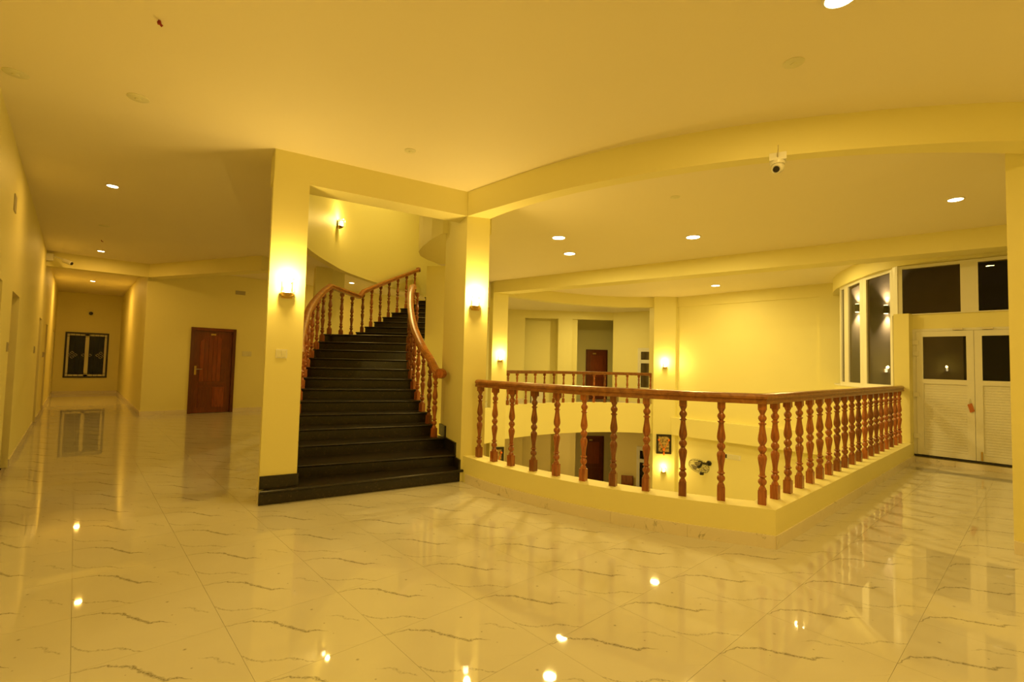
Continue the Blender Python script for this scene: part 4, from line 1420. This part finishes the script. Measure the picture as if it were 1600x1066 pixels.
fan = empty('wall_fan', (13.15, 6.33, -1.25), 'black wall fan with a tilted wire cage on the lower right wall', 'fan')
fc_ = Vector((12.80, 6.45, -1.26))
fd = Vector((-0.70, -0.05, -0.72)).normalized()
q_ = Vector((0, 0, 1)).rotation_difference(fd)
cg = MB()
R_ = 0.27
def fpnt(r, t, h):
    return tuple(fc_ + q_ @ Vector((r * cos(t), r * sin(t), h)))
for r, h in ((R_, 0.0), (R_ * .96, 0.05), (R_ * .70, 0.085), (R_ * .42, 0.095), (R_ * .2, 0.10), (R_ * .96, -0.05), (R_ * .6, -0.08)):
    cg.tube([fpnt(r, 2 * pi * i / 28, h) for i in range(28)], 0.006 if h == 0 else 0.003, 5, True)
for i in range(24):
    t = 2 * pi * i / 24
    cg.tube([fpnt(R_ * .2, t, .10), fpnt(R_ * .7, t, .085), fpnt(R_ * .96, t, .05), fpnt(R_, t, 0), fpnt(R_ * .96, t, -.05), fpnt(R_ * .3, t, -.085)], 0.002, 4)
cg.build('cage', 'black', fan, True)
for k in range(3):
    t0 = 2 * pi * k / 3
    vs = []
    for (r, dt, h) in ((.05, -.35, .0), (.05, .35, .03), (.15, -.5, -.015), (.15, .45, .04), (.235, -.45, -.01), (.235, .25, .03)):
        vs += [fpnt(r, t0 + dt, h), fpnt(r, t0 + dt, h + .004)]
    MB().add(vs, [(0, 2, 6, 4), (4, 6, 10, 8), (1, 5, 7, 3), (5, 9, 11, 7), (0, 4, 5, 1), (4, 8, 9, 5), (2, 3, 7, 6), (6, 7, 11, 10), (8, 10, 11, 9), (0, 1, 3, 2)]).build('blade', 'grey', fan, True)
MB().lathe([(.02, -.16), (.06, -.15), (.075, -.10), (.07, -.05), (.045, .03), (.03, .05), (.012, .055)], fc_, 16, fd).build('motor', 'black', fan, True)
MB().tube([tuple(fc_ + q_ @ Vector((0, 0, -.12))), (12.98, 6.36, -1.20), (13.12, 6.33, -1.20)], 0.03, 8).build('arm', 'black', fan, True)
MB().lathe([(.07, 0), (.07, .03), (.05, .05)], (13.15, 6.33, -1.20), 14, (-1, 0, 0)).build('wall_base', 'black', fan, True)
MB().lathe([(.05, -.03), (.06, 0), (.05, .04)], (12.86, 6.40, -1.46), 12, (0, 0, 1)).build('tilt_joint', 'black', fan, True)

_d = sight(983)
CHO = (_d[0] * 18.0, _d[1] * 18.0)
ch = empty('chair', (CHO[0], CHO[1], LOW), 'brown wooden backed chair with a black seat on the lower floor', 'chair')
def chbox(nm, m, a0, a1, b0, b1, c0, c1):
    ex, ey = (0.56, -0.83), (0.83, 0.56)
    o = CHO
    P = [(o[0] + ex[0] * a + ey[0] * b, o[1] + ex[1] * a + ey[1] * b) for a, b in ((a0, b0), (a1, b0), (a1, b1), (a0, b1))]
    return MB().prism(P, LOW + c0, LOW + c1).build(nm, m, ch)
for a in (-.22, .18):
    chbox('leg', 'wood', a, a + .04, -.22, -.18, 0, .42)
    chbox('leg', 'wood', a, a + .04, .18, .22, 0, 1.0)
chbox('seat', 'black', -.25, .25, -.25, .22, .42, .52)
chbox('backrest', 'wood', -.22, .22, .18, .215, .66, 1.02)
chbox('backrest_slat', 'wood', -.18, .18, .185, .21, .50, .55)
bg = MB()
bg.lathe([(.10, 0), (.2, .03), (.22, .10), (.16, .18), (.06, .2)], (CHO[0] - .02, CHO[1] - .03, LOW + .52), 14)
tag(bg.build('bag', 'black', None, True), 'black soft bag lying on the seat of the lower floor chair', 'bag')

# low black-framed panel standing on the far floor behind the balustrade
bp_ = empty('framed_panel', (10.9, 10.9, 0), 'low black framed white panel standing behind the far balustrade', 'panel')
pe = (0.74, -0.67)
pn = (0.67, 0.74)
def pnl(nm, m, a0, a1, c0, c1, d0=0.0, d1=.03):
    P = [(11.10 + pe[0] * a + pn[0] * d, 11.05 + pe[1] * a + pn[1] * d) for a, d in ((a0, d0), (a1, d0), (a1, d1), (a0, d1))]
    return MB().prism(P, c0, c1).build(nm, m, bp_)
pnl('board', 'white', -.19, .19, .03, .62, .008, .022)
for a0, a1, c0, c1 in ((-.22, -.19, 0, .65), (.19, .22, 0, .65), (-.19, .19, 0, .03), (-.19, .19, .62, .65)):
    pnl('frame', 'black', a0, a1, c0, c1)

lc = empty('security_camera', (9.4, 13.58, -1.2), 'small black camera high on the pale lower wall behind the balusters', 'camera')
MB().box(9.36, 9.44, 13.52, 13.6, -1.02, -0.94).build('mount_box', 'white', lc)
MB().lathe([(.02, -.08), (.04, -.07), (.04, .07), (.02, .08)], (9.40, 13.46, -1.0), 12, (-.4, -.8, -.3)).build('body', 'black', lc, True)
